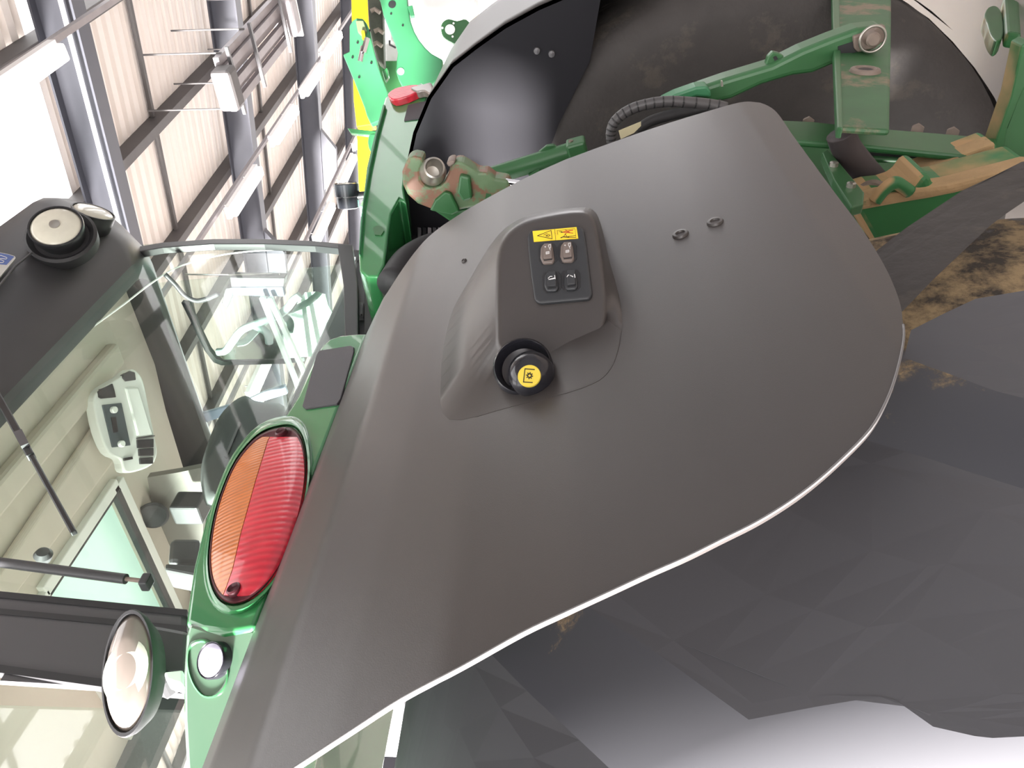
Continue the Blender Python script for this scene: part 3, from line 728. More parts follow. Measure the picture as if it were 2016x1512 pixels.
def tri_strip_lug(f, o, mt):
    RR = float(mt) if mt else TR
    bm = f(o, 0.915, RR, None, None)
    big = max(bm.faces, key=lambda q: len(q.verts)); old = set(bm.verts)
    r = bmesh.ops.triangulate(bm, faces=[big], quad_method='BEAUTY', ngon_method='BEAUTY')
    inner = [e for e in bm.edges if all(len(fc.verts) == 3 for fc in e.link_faces)]
    bmesh.ops.subdivide_edges(bm, edges=inner, cuts=2, use_grid_fill=True)
    for v in bm.verts:
        if v not in old:
            y, z = TY - v.co.y, v.co.z - TZ; L_ = math.hypot(y, z); k = (RR + 0.0005) / L_
            v.co.y = TY - y * k; v.co.z = TZ + z * k
    return bm
KR = 1.0
wheel(TX, 0.90, False, 'large black rear tyre with mud in its tread, under the near fender')
KR = 1.09; TZ += .07; TR *= 1.08
wheel(2.62, 0.98, True, 'large black rear tyre under the far fender')
TZ -= .07; TR /= 1.08

# ================================================================= CAB
YC = 1.35                                    # rear face of the cab
# roof shell: rounded rectangle rings
def rrect(x0, x1, y0, y1, z, r, n=6, tilt=0.0):
    out = []
    for cx, cy, a0 in ((x1 - r, y0 + r, -90), (x1 - r, y1 - r, 0), (x0 + r, y1 - r, 90), (x0 + r, y0 + r, 180)):
        for k in range(n + 1):
            a = math.radians(a0 + 90 * k / n); x, y = cx + r * math.cos(a), cy + r * math.sin(a); out.append(V((x, y, z)))
    return out
rings = [rrect(.98, 2.75, 1.33, 3.1, 3.16, .14), rrect(.95, 2.86, 1.27, 3.15, 3.22, .18), rrect(.93, 2.97, 1.19, 3.2, 3.34, .24), rrect(.91, 3.03, 1.13, 3.25, 3.50, .27),
         rrect(.93, 3.04, 1.13, 3.24, 3.565, .27), rrect(.97, 3.06, 1.18, 3.2, 3.60, .26), rrect(1.1, 2.9, 1.35, 3.0, 3.63, .26)]
bm = loft(B(), rings, False, True)
in0 = [bm.verts.new(p) for p in rrect(1.02, 2.715, 1.40, 3.05, 3.165, .10)]; in1 = [bm.verts.new(p) for p in rrect(1.02, 2.715, 1.40, 3.05, 3.45, .10)]
bm.verts.ensure_lookup_table(); r0 = [bm.verts[i] for i in range(len(in0))]
for i in range(len(in0)):
    j = (i + 1) % len(in0)
    bm.faces.new((r0[i], r0[j], in0[j], in0[i])); bm.faces.new((in0[i], in0[j], in1[j], in1[i]))
roof = obj('cab_roof', bm, CABD, T, smooth='auto', angle=40, label='dark grey overhanging cab roof')
def work_lamp(c, n, rad, depth, lensm, parent, lab, sx=1.0, sy=1.0, X=None, name='work_lamp', hm=None):
    n = V(n).normalized()
    h = obj(name, lathe(B(), c, n, [(rad * .45, -depth), (rad * .85, -depth * .75), (rad * 1.02, -depth * .25), (rad * 1.06, 0), (rad * 1.04, rad * .05), (rad * .98, rad * .05), (rad * .96, -rad * .06)], 40, sx, sy, X), hm or BLACK, parent, smooth='auto', label=lab)
    obj('lens', lathe(B(), c, n, [(rad * .975, -rad * .12), (rad * .975, -rad * .02), (rad * .85, rad * .07), (rad * .5, rad * .13), (rad * .1, rad * .15)], 40, sx, sy, X), lensm, h, smooth='auto', angle=60, label='clear glass lens')
    return h
c1 = pt(110, 446, y=1.09)
wl = work_lamp(c1, (-.42, -.86, -.22), .086, .10, LENSW, T, 'round work lamp in the rear roof edge')
obj('bulb_holder', lathe(B(), c1 + V((-.42, -.86, -.22)).normalized() * .004, (-.42, -.86, -.22), [(.018, 0), (.018, .012), (.004, .014)], 16), STEEL, wl)
obj('lamp_recess', lathe(B(), c1 + V((.42, .86, .22)).normalized() * .03, (-.42, -.86, -.22), [(.08, -.09), (.115, -.07), (.120, -.022), (.110, -.015), (.092, -.03)], 36), BLACKM, roof, smooth='auto')
c2 = pt(184, 417, t=2.98)
work_lamp(c2, RT * .82 - ZZ * .40 - FW * .30, .074, .15, LENSW, T, 'round work lamp at the roof corner, seen nearly edge-on')
# sticker on the roof edge
PR = (pt(20, 520, y=1.150), V((0, -.83, -.55)).normalized())
def rp(px, h=0.0): return [pt(a, b, pl=(PR[0] + PR[1] * h, PR[1])) for a, b in px]
obj('roof_sticker', prism(B(), rp([(-30, 485), (-30, 620), (0, 545), (31, 508), (29, 504), (16, 500), (0, 497)]), -PR[1] * .01), STICKW, roof, label='pale sticker with a blue field')
obj('blue_field', prism(B(), rp([(-30, 488), (-30, 520), (0, 520), (13, 521), (28, 505), (16, 501), (0, 498)], .001), -PR[1] * .001), STICKB, roof)
def stroke(P, r): return tube(B(), P, r, 6)
obj('sticker_letter', stroke(rp([(-8, 507), (-6, 503), (2, 503), (11, 506), (14, 508), (12, 510), (4, 509), (-6, 509), (-8, 507)], .002), .0013), WHITE, roof)
obj('sticker_letter', stroke(rp([(-8, 515), (-6, 511), (2, 511.5), (8, 514), (6, 517), (-2, 517), (-8, 515)], .002), .0013), WHITE, roof)
obj('roof_seam', tube(B(), rp([(-20, 590), (0, 561), (30, 524), (62, 498)], .004), .004, 8), PILLAR, roof)

# pillar at the near rear corner of the cab
def yplate(name, px, y, th, m, parent=T, bevel=0, **k): return plate(name, px, th, m, parent, bevel=bevel, y=y, **k)
pil = yplate('cab_pillar', [(-60, 1160), (0, 1165), (180, 1182), (368, 1200), (368, 1365), (200, 1350), (0, 1322), (-60, 1314)], YC, .03, PILLAR, bevel=.012, label='grey rear cab pillar')
yplate('seal_strip', [(-60, 1158), (368, 1200), (368, 1212), (-60, 1170)], YC - .004, .02, RUBBER, pil)
yplate('groove', [(-60, 1192), (368, 1232), (368, 1243), (-60, 1203)], YC - .003, .01, RUBBER, pil)
yplate('seal_strip', [(-60, 1300), (200, 1336), (368, 1352), (368, 1366), (200, 1352), (-60, 1316)], YC - .004, .02, RUBBER, pil)
# rear window: glass, black borders
yplate('rear_window', [(236, 486), (320, 478), (420, 473), (520, 473), (620, 478), (684, 483), (690, 560), (694, 700), (694, 1220), (368, 1205), (-60, 1165), (-60, 775)], YC + .01, .006, GLASS, label='tinted rear window glass')
yplate('window_border', [(232, 492), (320, 477), (420, 470), (520, 470), (620, 474), (690, 481), (688, 491), (620, 484), (520, 480), (420, 480), (320, 487), (244, 500)], YC - .012, .03, BLACK, T, .003)
yplate('window_border', [(664, 480), (694, 482), (704, 560), (706, 700), (706, 900), (676, 900), (680, 700), (676, 560)], YC - .014, .035, RUBBER, T, .004)
yplate('window_border', [(-60, 775), (232, 488), (246, 498), (-60, 800)], YC - .012, .03, BLACKM, T)
# lower cab body behind the fenders
cb = obj('cab_body', box(B(), V((1.94, 1.62, 2.10)), 1.75, .45, .46), CABD, T, bevel=.03, seg=3, label='dark lower cab rear panel')
yplate('vent_block', [(692, 492), (708, 492), (708, 505), (692, 506)], 1.38, .02, PILLAR, cb, .002)
yplate('latch_plate', [(696, 592), (716, 596), (716, 622), (694, 622)], 1.375, .02, PILLAR, cb, .003)
yplate('vent_opening', [(718, 560), (760, 566), (750, 640), (716, 660)], 1.36, .02, BLACKM, cb, .003)
for zz in (0, 1, 2): yplate('latch_bar', [(698 + 6 * zz, 600), (701 + 6 * zz, 600), (701 + 6 * zz, 618), (698 + 6 * zz, 618)], 1.368, .01, BLACK, cb)
# inside: headliner with a hatch opening
ZL = 3.30; KL = 1.161
lin = []
hx0, hx1, hy0, hy1 = 1.42 * KL, 1.89 * KL, 1.80 * KL, 2.6 * KL
bm = B()
for a, b, c, d in ((1.03, hx0, 1.41, 3.04), (hx1, 2.20 * KL, 1.41, 3.04), (hx0, hx1, 1.41, hy0), (hx0, hx1, hy1, 3.04)):
    prism(bm, [V((a, c, ZL)), V((b, c, ZL)), V((b, d, ZL)), V((a, d, ZL))], (0, 0, .06))
liner = obj('headliner', bm, LINER, T, label='beige cab ceiling lining')
bm = B()
prism(bm, [V((x * KL, min(3.04, y * KL), ZL - d)) for x, y, d in ((2.20, 1.22, 0), (2.20, 3.0, 0), (2.27, 3.0, .02), (2.27, 2.1, .02), (2.30, 1.8, .02), (2.35, 1.55, .02), (2.40, 1.22, .02))], (0, 0, .06)); obj('liner_edge', bm, LINER, liner, smooth='auto')
bm = B(); box(bm, V((1.85, 1.66, ZL - .02)), 1.3, .10, .05); obj('liner_step', bm, LINER, liner, bevel=.015)
bm = B(); prism(bm, [V((x * KL, y * KL, ZL)) for x, y in ((1.25, 1.60), (1.95, 1.55), (2.0, 1.60), (1.98, 1.72), (1.25, 1.70))], (0, 0, -.035)); obj('liner_moulding', bm, LINER, liner, bevel=.03, seg=4)
# hatch: rails kept pale for lit edges, pane glows in place of daylight
for nm, a, b, w_, mtl in (('hatch_rail', (hx0, hy0), (hx0, hy1), .03, LINERP), ('hatch_rail', (hx0, hy0), (hx1, hy0), .05, LINERP), ('hatch_rail', (hx1 + .02, hy0), (hx1 + .02, hy1), .045, LINERP), ('hatch_seal', (hx1 - .02, hy0), (hx1 - .02, hy1), .035, CABD), ('hatch_seal', (hx0, hy0 + .03), (hx1, hy0 + .03), .012, CABD)):
    obj(nm, beam(B(), V((*a, ZL - .012)), V((*b, ZL - .012)), w_, .03), mtl, liner, bevel=.004)
bm = B(); box(bm, V(((hx0 + hx1) / 2, (hy0 + hy1) / 2, 3.52)), .5, 1.0, .01)
obj('hatch_glass', box(B(), V(((hx0 + hx1) / 2, (hy0 + hy1) / 2, ZL + .05)), hx1 - hx0, hy1 - hy0, .006), mat('glowing hatch pane', (0.55, 0.78, 0.68), 0.3, emit=(0.50, 0.68, 0.60), estr=0.75), liner, label='pale green roof hatch, daylight put in as a glow'); bm.free()
# overhead console with radio
CN = (pt(250, 830, z=ZL - .13), V((-.25, -.28, -1)).normalized())
def cpl(h=0.0): return dict(pl=(CN[0] + CN[1] * h, CN[1]))
def cplate(name, px, h, th, m, parent, bevel=0, **k): return plate(name, px, th, m, parent, bevel=bevel, **k, **cpl(h))
con = cplate('overhead_console', soft([(258, 727), (272, 733), (283, 752), (293, 800), (305, 860), (310, 892), (300, 915), (270, 928), (246, 929), (238, 905), (215, 892), (196, 850), (186, 800), (188, 778), (204, 762), (238, 742)], 3), 0, .05, LINERP, T, .006, label='pale overhead console with radio')
rad_ = cplate('radio', [(202, 797), (240, 793), (258, 877), (222, 881)], .006, .03, mat('radio face', (.06, .085, .095), .4), con, .003, label='dark blue-grey radio')
for a, b in ((222, 807), (237, 874)):
    c = pt(a, b, **cpl(.008)); obj('radio_knob', lathe(B(), c, CN[1], [(.013, 0), (.013, .012), (.010, .015), (.002, .015)], 20), LINERP, con, smooth='auto')
cplate('display', [(219, 822), (228, 820), (233, 850), (224, 852)], .008, .01, BLACK, con)
cplate('air_vent', [(194, 772), (200, 766), (222, 755), (226, 768), (229, 782), (200, 785), (195, 782)], .005, .02, BLACKM, con, .002)
cplate('air_vent', [(243, 738), (256, 730), (266, 733), (268, 748), (248, 751), (242, 744)], .005, .02, CABD, con, .002)
cplate('storage_lid', [(246, 762), (274, 762), (303, 858), (272, 862)], .005, .02, LINERP, con, .008)
cplate('lid_gap', [(270, 862), (305, 857), (305, 859), (270, 864)], .006, .01, CABD, con)
for a, b, c, d in ((271, 866, 303, 882), (274, 884, 303, 898), (276, 902, 302, 914)): cplate('rocker_switch', [(a, b), (c, b - 2), (c, d - 1), (a + 1, d)], .008, .02, BLACK, con, .002)
cplate('usb_slot', [(244, 902), (261, 899), (262, 904), (245, 907)], .007, .01, BLACK, con)
# far side window frame, straps and glass
XS = 2.86
def xplate(name, px, x, th, m, parent=T, bevel=0, **k): return plate(name, px, th, m, parent, bevel=bevel, x=x, **k)
sf = xplate('side_window_frame', [(290, 560), (302, 585), (314, 640), (330, 720), (342, 790), (350, 850), (352, 900), (366, 960), (380, 1010), (372, 1012), (350, 960), (338, 900), (336, 850), (326, 790), (308, 700), (296, 640), (284, 570)], XS - .14, .03, CABD, bevel=.004, label='dark side window frame')
xplate('side_glass', [(290, 560), (352, 900), (395, 1040), (690, 1000), (690, 520)], XS + .02, .005, GLASS)
# front window frame dark outline around the bright opening
wf = xplate('door_frame', [(356, 596), (372, 600), (388, 640), (412, 690), (425, 706), (440, 712), (560, 708), (600, 703), (600, 712), (560, 717), (436, 720), (420, 714), (402, 690), (378, 640)], XS + .05, .03, RUBBER, bevel=.003)
mp_px = [(430, 700), (440, 708), (560, 706), (605, 702), (640, 706), (655, 690), (662, 660), (655, 640), (655, 618), (645, 600), (640, 580), (625, 574), (600, 576), (590, 590), (575, 612), (555, 625), (520, 638), (500, 645), (482, 655), (466, 674), (452, 690)]
MPL = (pt(560, 650, x=XS + .10), V((-1.84, -.83, -.16)).normalized())
obj('mirror_pane', prism(B(), [pt(a, b, pl=MPL) for a, b in mp_px], -MPL[1] * .01), mat('mirror glass', (.95, .96, .96), .04, metal=1.0), T, label='bright mirror pane reflecting daylight')
xplate('grab_bar', [(348, 828), (420, 808), (480, 790), (520, 772), (560, 760), (566, 776), (520, 790), (480, 806), (424, 826), (352, 850)], XS - .06, .02, BLUEGR, bevel=.004, label='pale blue-grey grab bar')
xplate('bracket_plate', [(455, 566), (556, 565), (560, 584), (458, 582)], XS - .08, .03, mat('blue grey steel', (.07, .10, .14), .4), bevel=.003, label='pale blue mounting plate')
xplate('shade_box', [(452, 546), (560, 548), (558, 565), (455, 566)], XS - .08, .05, CABD, bevel=.004)
xplate('mirror_head', [(444, 568), (456, 566), (458, 582), (450, 600), (446, 608), (436, 598), (440, 580)], XS - .08, .04, CABD, bevel=.004)
for a, b in (((516, 584), (598, 788)), ((531, 586), (612, 760))):
    obj('ladder_rail', beam(B(), pt(*a, x=XS - .12), pt(*b, x=XS - .12), .022, .022), mat('white rail paint', (.75, .85, .82), .4), T, bevel=.003)
obj('mirror_arm', tube(B(), spline([pt(*p, x=XS - .07) for p in ((428, 693), (444, 690), (458, 672), (476, 650), (505, 637), (545, 622), (566, 606), (578, 590), (590, 582))], 6), .017, 12), mat('grey green arm', (.22, .30, .28), .5), T, smooth=True, label='curved mirror arm')
obj('mirror_arm', tube(B(), spline([pt(*p, x=XS - .07) for p in ((500, 640), (520, 650), (528, 660), (530, 675))], 6), .018, 12), mat('grey green arm', (.22, .30, .28), .5), T, smooth=True)
obj('hose_loop', tube(B(), spline([pt(*p, x=XS - .2) for p in ((325, 540), (345, 560), (362, 580), (385, 592), (408, 588), (430, 578))], 6), .010, 10), CABD, T, smooth=True, label='dark bent rod inside the cab')
obj('lamp_reflection', tube(B(), [pt(*p, y=YC + .06) for p in ((365, 540), (450, 541), (550, 540))], .0035, 8), CHROME, T, label='thin bright rod standing in for a lamp reflection')  # tube lamp's reflection in the glass, built as a chrome rod
obj('pale_arc', tube(B(), spline([pt(*p, y=YC + .05) for p in ((60, 745), (150, 668), (245, 598), (300, 556), (350, 526), (420, 505), (500, 494), (600, 490), (668, 492))], 6), .0035, 8), LINERP, T, smooth=True, label='pale curved line behind the rear glass')  # added thin tube traces a pale arc on the glass
# seat
st = obj('seat', loft(B(), [[V((1.62 + .36 * u, 1.95 + dy, z)) for (u, dy, z) in [(0 + .5 - .5 * w2 * math.cos(a), -.10 * w2 * math.sin(a), zz) for a in [2 * math.pi * k / 20 for k in range(20)]]] for zz, w2 in ((2.05, 1.0), (2.25, 1.05), (2.38, .98), (2.47, .86), (2.53, .66), (2.56, .35))]), SEATM, T, smooth=True, label='dark cloth seat back')
hd = soft([(398, 968), (396, 920), (410, 870), (432, 820), (460, 790), (484, 779), (500, 788), (520, 792), (560, 800), (560, 860), (520, 960), (420, 1000)], 3)
obj('headrest', loft(B(), [[pt(a, b, y=2.0 + h) for a, b in scale_px(hd, f, (490, 880))] for f, h in ((.80, -.11), (.93, -.08), (1.0, 0), (.93, .08), (.8, .11))]), SEATM, T, smooth='auto', angle=60)
yplate('seat_piping', [(470, 830), (474, 832), (446, 900), (442, 898)], 1.88, .02, PILLAR, st); yplate('seat_piping', [(512, 835), (516, 837), (496, 880), (492, 878)], 1.88, .02, PILLAR, st)
# things low in the cab
yplate('control_box', [(332, 1062), (345, 1058), (395, 1058), (395, 1110), (328, 1108)], 2.1, .15, PILLAR, bevel=.02)
yplate('tray', [(324, 1108), (395, 1112), (392, 1135), (324, 1122)], 2.05, .10, PILLAR, bevel=.01)
sp_ = obj('speaker', lathe(B(), pt(302, 1012, x=2.30), (-1, -.2, -.4), [(.06, 0), (.065, .012), (.055, .018), (.02, .008)], 28), CABD, T, smooth='auto', label='round dark speaker grille')
obj('side_trim', prism(B(), pp([(352, 930), (400, 920), (400, 1180), (330, 1180), (300, 1000), (290, 940)], x=2.36), V((.03, 0, 0))), mat('cab side trim', (.20, .19, .17), .7), T)
obj('lamp_bracket_box', box(B(), pt(375, 1000, x=2.2), .1, .1, .12), CABD, T, bevel=.01)
# wipers and strut outside
obj('wiper_arm', beam(B(), pt(-10, 770, y=YC - .03), pt(62, 900, y=YC - .03), .02, .022, (0, 1, 0)), BLACK, T, bevel=.003, label='black wiper arm')
obj('wiper_blade', beam(B(), pt(55, 885, y=YC - .03), pt(146, 1050, y=YC - .03), .014, .014, (0, 1, 0)), BLACK, T, bevel=.003)
obj('wiper_clip', beam(B(), pt(36, 850, y=YC - .045), pt(50, 878, y=YC - .045), .02, .01, (0, 1, 0)), PILLAR, T)
gs = obj('gas_strut', cyl(B(), pt(-40, 1102, y=YC - .035), pt(248, 1140, y=YC - .035), .0115, seg=16), CABD, T, smooth='auto', label='dark grey gas strut of the rear window')
obj('strut_rod', cyl(B(), pt(246, 1139.5, y=YC - .035), pt(284, 1144, y=YC - .035), .005, seg=12), STEELD, gs, smooth='auto')
obj('strut_end', box(B(), pt(288, 1146, y=YC - .03), .03, .03, .02), CABD, gs, bevel=.004)
obj('mirror_knob', lathe(B(), pt(85, 1092, y=1.55), (0, -1, -.3), [(.018, -.02), (.024, 0), (.016, .012), (.002, .016)], 20), CABD, T, smooth='auto')
# near side door glass and its frame
obj('side_window', prism(B(), [V((.84, 1.44, 2.15)), V((.84, 3.1, 2.15)), V((.84, 3.1, 3.2)), V((.84, 1.44, 3.2))], V((.006, 0, 0))), GLASS, T, label='tinted side door glass')
xplate('door_edge', [(0, 1340), (200, 1352), (210, 1362), (0, 1348)], .845, .02, PILLAR, T)
for q_ in (2.95,):
    obj('cab_pillar', box(B(), V((.87, q_, 2.65)), .05, .07, 1.1), CABD, T, bevel=.01)
# exhaust / mirror tube seen through the side glass
ov = (-.42, -.86, .28)
# oval work lamp on its bracket beside the pillar
oc = pt(254, 1322, y=1.16); on = V((-.50, -.84, .10)).normalized()
wl2 = work_lamp(oc, on, .100, .065, LENSP, T, 'oval work lamp beside the cab pillar', .455, 1.0, X=V((0, 0, 1)).cross(V((0, 0, 0)) + on).cross(on) * -1 + (RT * -.22), hm=BLACKM)
obj('reflector_bowl', lathe(B(), oc + on * .004, on, [(.045, 0), (.052, .006), (.03, .010), (.004, .004)], 28, .8, 1.0, X=ZZ), mat('grey green reflector', (.35, .37, .31), .25, coat=.5), wl2, smooth='auto')
yplate('lamp_bracket', [(290, 1225), (372, 1240), (374, 1330), (330, 1330), (310, 1350), (296, 1330)], 1.22, .06, CABD, bevel=.012, label='dark lamp bracket')
yplate('cable_plug', [(322, 1322), (360, 1318), (362, 1350), (338, 1342), (326, 1338)], 1.10, .03, WHITEH, bevel=.004, label='white cable plug')

# ================================================================= FAR FENDER
PR2 = [(y - .055, z + .075) for y, z in PL]
x0f, x1f = 2.62, 3.30
bm = B(); rows = []
for y, z in PR2[1:]:
    rows.append([bm.verts.new(V((x0f + (x1f - x0f) * j / 8, y, z))) for j in range(9)])
for a, b in zip(rows, rows[1:]):
    for j in range(8): bm.faces.new((a[j], a[j + 1], b[j + 1], b[j]))
f2 = obj('fender', bm, FEND, T, smooth='auto', angle=60, label='dark grey far rear fender')
sm = f2.modifiers.new('thick', 'SOLIDIFY'); sm.thickness = .012; sm.offset = -1
# outer skirt added to stop daylight through the arch, then the inner wall
obj('fender_side', prism(B(), [V((x1f - .01, y, z)) for y, z in PR2[1:]] + [V((x1f - .01, 1.6, .9)), V((x1f - .01, .5, .9))], V((.01, 0, 0))), BLACKM, f2)
arc = [(p[0], p[1]) for p in [(2, 0)]]
bm = B(); iw = []
top = [V((x0f, y, z)) for y, z in PR2[2:]]
low = [V((x0f, .43, 1.37)), V((x0f, .62, 1.40)), V((x0f, .82, 1.50)), V((x0f, 1.5, 1.75))]
obj('fender_side', prism(B(), top + [V((x0f, 1.6, 1.7))] + list(reversed(low)), V((.012, 0, 0))), mat('black fender side', (.012, .012, .015), .75, spec=.2), f2, label='black inner side wall of the far fender')
for a, b in ((1057, 100), (1086, 106)):
    obj('rivet', lathe(B(), pt(a, b, x=x0f), (-1, 0, 0), [(.012, -.002), (.010, .006), (.003, .008)], 12), PILLAR, f2, smooth='auto')
# green top of the far fender
g2 = [(845, 176), (838, 196), (833, 240), (829, 300), (812, 318), (798, 335), (795, 370), (800, 400), (786, 392), (770, 420), (764, 460), (757, 520), (744, 545), (722, 545), (708, 532), (706, 500), (711, 440), (716, 390), (722, 330), (732, 290), (742, 262), (752, 215), (758, 192), (768, 184), (800, 176), (830, 162)]
GG = (V((2.8, .90, 1.98)), V((-.22, -.95, .20)).normalized())
bm = B(); a_ = [pt(x, y, pl=GG) for x, y in g2]
fr = [bm.verts.new(p) for p in a_]; bk = [bm.verts.new(p + V((.12, .30, .02))) for p in a_]
bm.faces.new(fr); bm.faces.new(list(reversed(bk)))
for i in range(len(a_)): bm.faces.new((fr[i], bk[i], bk[(i + 1) % len(a_)], fr[(i + 1) % len(a_)]))
gf2 = obj('fender_top', bm, GREEN, T, smooth='auto', angle=50, bevel=.02, seg=3, label='glossy green top of the far fender')
def gplate(name, px, h, th, m, parent, bevel=0, **k): return plate(name, px, th, m, parent, bevel=bevel, pl=(GG[0] + GG[1] * h, GG[1]), **k)
gplate('grip_pad', [(803, 206), (840, 198), (833, 232), (795, 237)], .005, .015, mat('grip pad', (0.062, 0.060, 0.066), 0.55), gf2, .002, label='dark non-slip pad')
gplate('edge_highlight', [(754, 205), (758, 206), (742, 265), (728, 330), (716, 400), (712, 450), (708, 500), (706, 500), (709, 440), (715, 390), (722, 330), (735, 275)], .014, .012, GREENLT, gf2, .003)  # edge sheen laid on as a strip of lighter green
gplate('bolt_hole', [(734, 448), (742, 444), (752, 446), (756, 454), (750, 463), (738, 462)], .004, .01, GREEND, gf2)
tl2 = gplate('tail_light', soft([(763, 186), (776, 174), (800, 168), (820, 166), (834, 172), (822, 180), (800, 190), (775, 196)], 3), .03, .03, RED, T, .008, label='small red tail light seen edge-on')
gplate('clear_lens', soft([(808, 172), (834, 165), (848, 162), (852, 172), (846, 184), (834, 178), (820, 180)], 3), .034, .03, LENSP, tl2, .006)
# black inner panel between far fender and cab
ip = yplate('rear_panel', [(772, 398), (790, 388), (800, 405), (848, 415), (900, 460), (860, 520), (760, 600), (745, 560), (757, 520), (764, 460)], 1.22, .04, BLACK, bevel=.006, label='black panel beside the cab with white rivets')
for a, b in ((822, 437), (809, 457), (764, 507), (789, 400)):
    obj('rivet', lathe(B(), pt(a, b, y=1.22), (0, -1, 0), [(.006, -.002), (.006, .003), (.002, .005)], 10), WHITE if a != 789 else PILLAR, ip)
for i, (a, m_) in enumerate(((822, PILLAR), (832, BLACK), (842, TRAY), (852, PILLAR), (862, TRAY), (872, BLACK), (880, TRAY))):
    obj('coupler_fin', prism(B(), pp([(a, 447), (a + 7, 448), (a + 7, 482), (a, 480)], y=1.15), V((0, .06, 0))), m_, ip, bevel=.002)
obj('rubber_duct', tube(B(), spline([pt(*p, y=1.1) for p in ((770, 560), (800, 515), (840, 490), (880, 480), (920, 470))], 5), .045, 16), BLACKM, T, smooth=True, label='fat black rubber duct')

# round black lamp on the far fender edge
lc = pt(681, 362, t=3.3); lb = pt(683, 408, t=3.3)
ax = (lc - lb).normalized(); ax = (ax * .94 - FW * .34).normalized()
rl = obj('work_lamp', lathe(B(), lc, ax, [(.035, -.105), (.046, -.10), (.048, -.055), (.053, -.05), (.054, 0), (.050, .003), (.048, -.004)], 32), BLACKG, T, smooth='auto', label='round black work lamp on a stalk by the far fender')
obj('lens', lathe(B(), lc, ax, [(.048, -.006), (.046, 0), (.02, .004), (.002, .005)], 28), LENSW, rl, smooth='auto')
obj('stalk', cyl(B(), pt(686, 388, t=3.32), pt(722, 384, t=3.32), .018, seg=12), BLACK, rl, smooth='auto')

# ================================================================= HITCH
XH = 1.66
hk = xplate('hook_end', [(800, 317), (806, 310), (816, 308), (832, 311), (833, 322), (827, 338), (829, 356), (838, 366), (850, 371), (867, 366), (876, 357), (883, 343), (885, 332), (890, 324), (897, 319), (908, 319), (930, 332), (942, 340), (959, 340), (975, 352), (1001, 356), (1010, 375), (1000, 392), (970, 405), (940, 408), (922, 410), (895, 416), (848, 412), (822, 402), (802, 384), (793, 365), (791, 340)], XH, .05, RUST, bevel=.006, label='green hook of a link arm with worn paint')
xplate('hook_latch', [(846, 415), (856, 395), (876, 378), (888, 382), (898, 402), (905, 416), (890, 424)], XH - .012, .02, GREEND, hk, .004)
xplate('latch_pin', [(878, 322), (886, 316), (895, 316), (896, 322), (884, 330)], XH - .01, .04, STEELD, hk, .005)
xplate('hook_socket', [(905, 345), (925, 350), (930, 392), (912, 398), (900, 380)], XH - .015, .03, GREENM, hk, .005)
bc = pt(852, 338, x=XH + .01)
bd = (pt(858, 352, x=XH - .03) - bc).normalized()
ball = obj('ball_sleeve', lathe(B(), bc, V((-.80, -.55, -.25)), [(.012, -.030), (.024, -.026), (.030, -.012), (.031, 0), (.028, .016), (.0235, .030), (.0235, .036), (.0195, .038), (.0165, .030), (.015, -.01), (.004, -.012)], 36), STEEL, T, smooth='auto', label='bright steel ball sleeve in the hook')
xplate('link_bracket', [(848, 412), (895, 416), (960, 405), (1010, 388), (1000, 420), (960, 440), (910, 452), (890, 440)], XH + .02, .06, GREEND, bevel=.006)
obj('lift_cylinder', cyl(B(), pt(935, 372, x=XH + .03), pt(1060, 400, x=XH + .03), .026, seg=24), GREENM, T, smooth='auto', label='green lift cylinder')
obj('cylinder_ring', cyl(B(), pt(958, 376, x=XH + .03), pt(968, 378, x=XH + .03), .031, seg=24), GREENM, T, smooth='auto')
obj('piston_rod', cyl(B(), pt(995, 358, x=XH + .01), pt(1050, 366, x=XH + .01), .008, seg=16), CHROME, T, smooth='auto')
# upper green tube leaving behind the fender
obj('stabiliser_tube', tube(B(), [pt(950, 352, x=1.95), pt(1080, 312, x=1.95), pt(1152, 290, x=1.95)], .024, 16), GREENM, T, smooth='auto', label='green stabiliser tube')
xplate('tube_ear', [(1060, 300), (1076, 287), (1090, 285), (1100, 292), (1110, 300), (1090, 312)], 1.95, .012, GREENM, T, .002)
xplate('tube_ear', [(1040, 345), (1062, 330), (1066, 350), (1050, 360)], 1.93, .012, GREENM, T, .002)
bm = B(); beam(bm, pt(1118, 300, x=1.95), pt(1155, 290, x=1.95), .06, .05); obj('tube_end', bm, GREENM, T, bevel=.006)
for a in (1124, 1137): obj('tab', cyl(B(), pt(a, 282, x=1.95), pt(a, 276, x=1.95), .006, seg=8), STEELD, T)
# hydraulic hoses with spiral guard
def hose(pts, r, m, lab=None, rings_=0, x=1.85):
    P = spline([pt(*p, x=x) for p in pts], 8)
    h = obj('hydraulic_hose', tube(B(), P, r, 14), m, T, smooth=True, label=lab)
    if rings_:
        bm = B()
        for i in range(3, len(P) - 3, rings_): lathe(bm, P[i], P[i + 1] - P[i - 1], [(r * 1.0, -.002), (r * 1.05, -.001), (r * 1.05, .001), (r, .002)], 14)
        q = obj('hose_binding', bm, BLACK, h, kind='stuff')
    return h
HOSE = mat('grey hose sleeve', (0.075, 0.072, 0.075), 0.4)
hose([(1204, 280), (1203, 262), (1208, 244), (1222, 228), (1245, 214), (1275, 205), (1310, 200), (1350, 201), (1400, 206), (1430, 212)], .0125, HOSE, 'grey sleeved hydraulic hose in a bow', 4)
hose([(1255, 258), (1275, 242), (1300, 232), (1340, 222), (1380, 214), (1420, 206)], .013, BLACKM, 'black hydraulic hose', 0, 1.9)
xplate('hose_tag', [(1218, 258), (1262, 240), (1262, 248), (1248, 262), (1222, 274)], 1.83, .004, CREAM, T, label='cream hose tag')
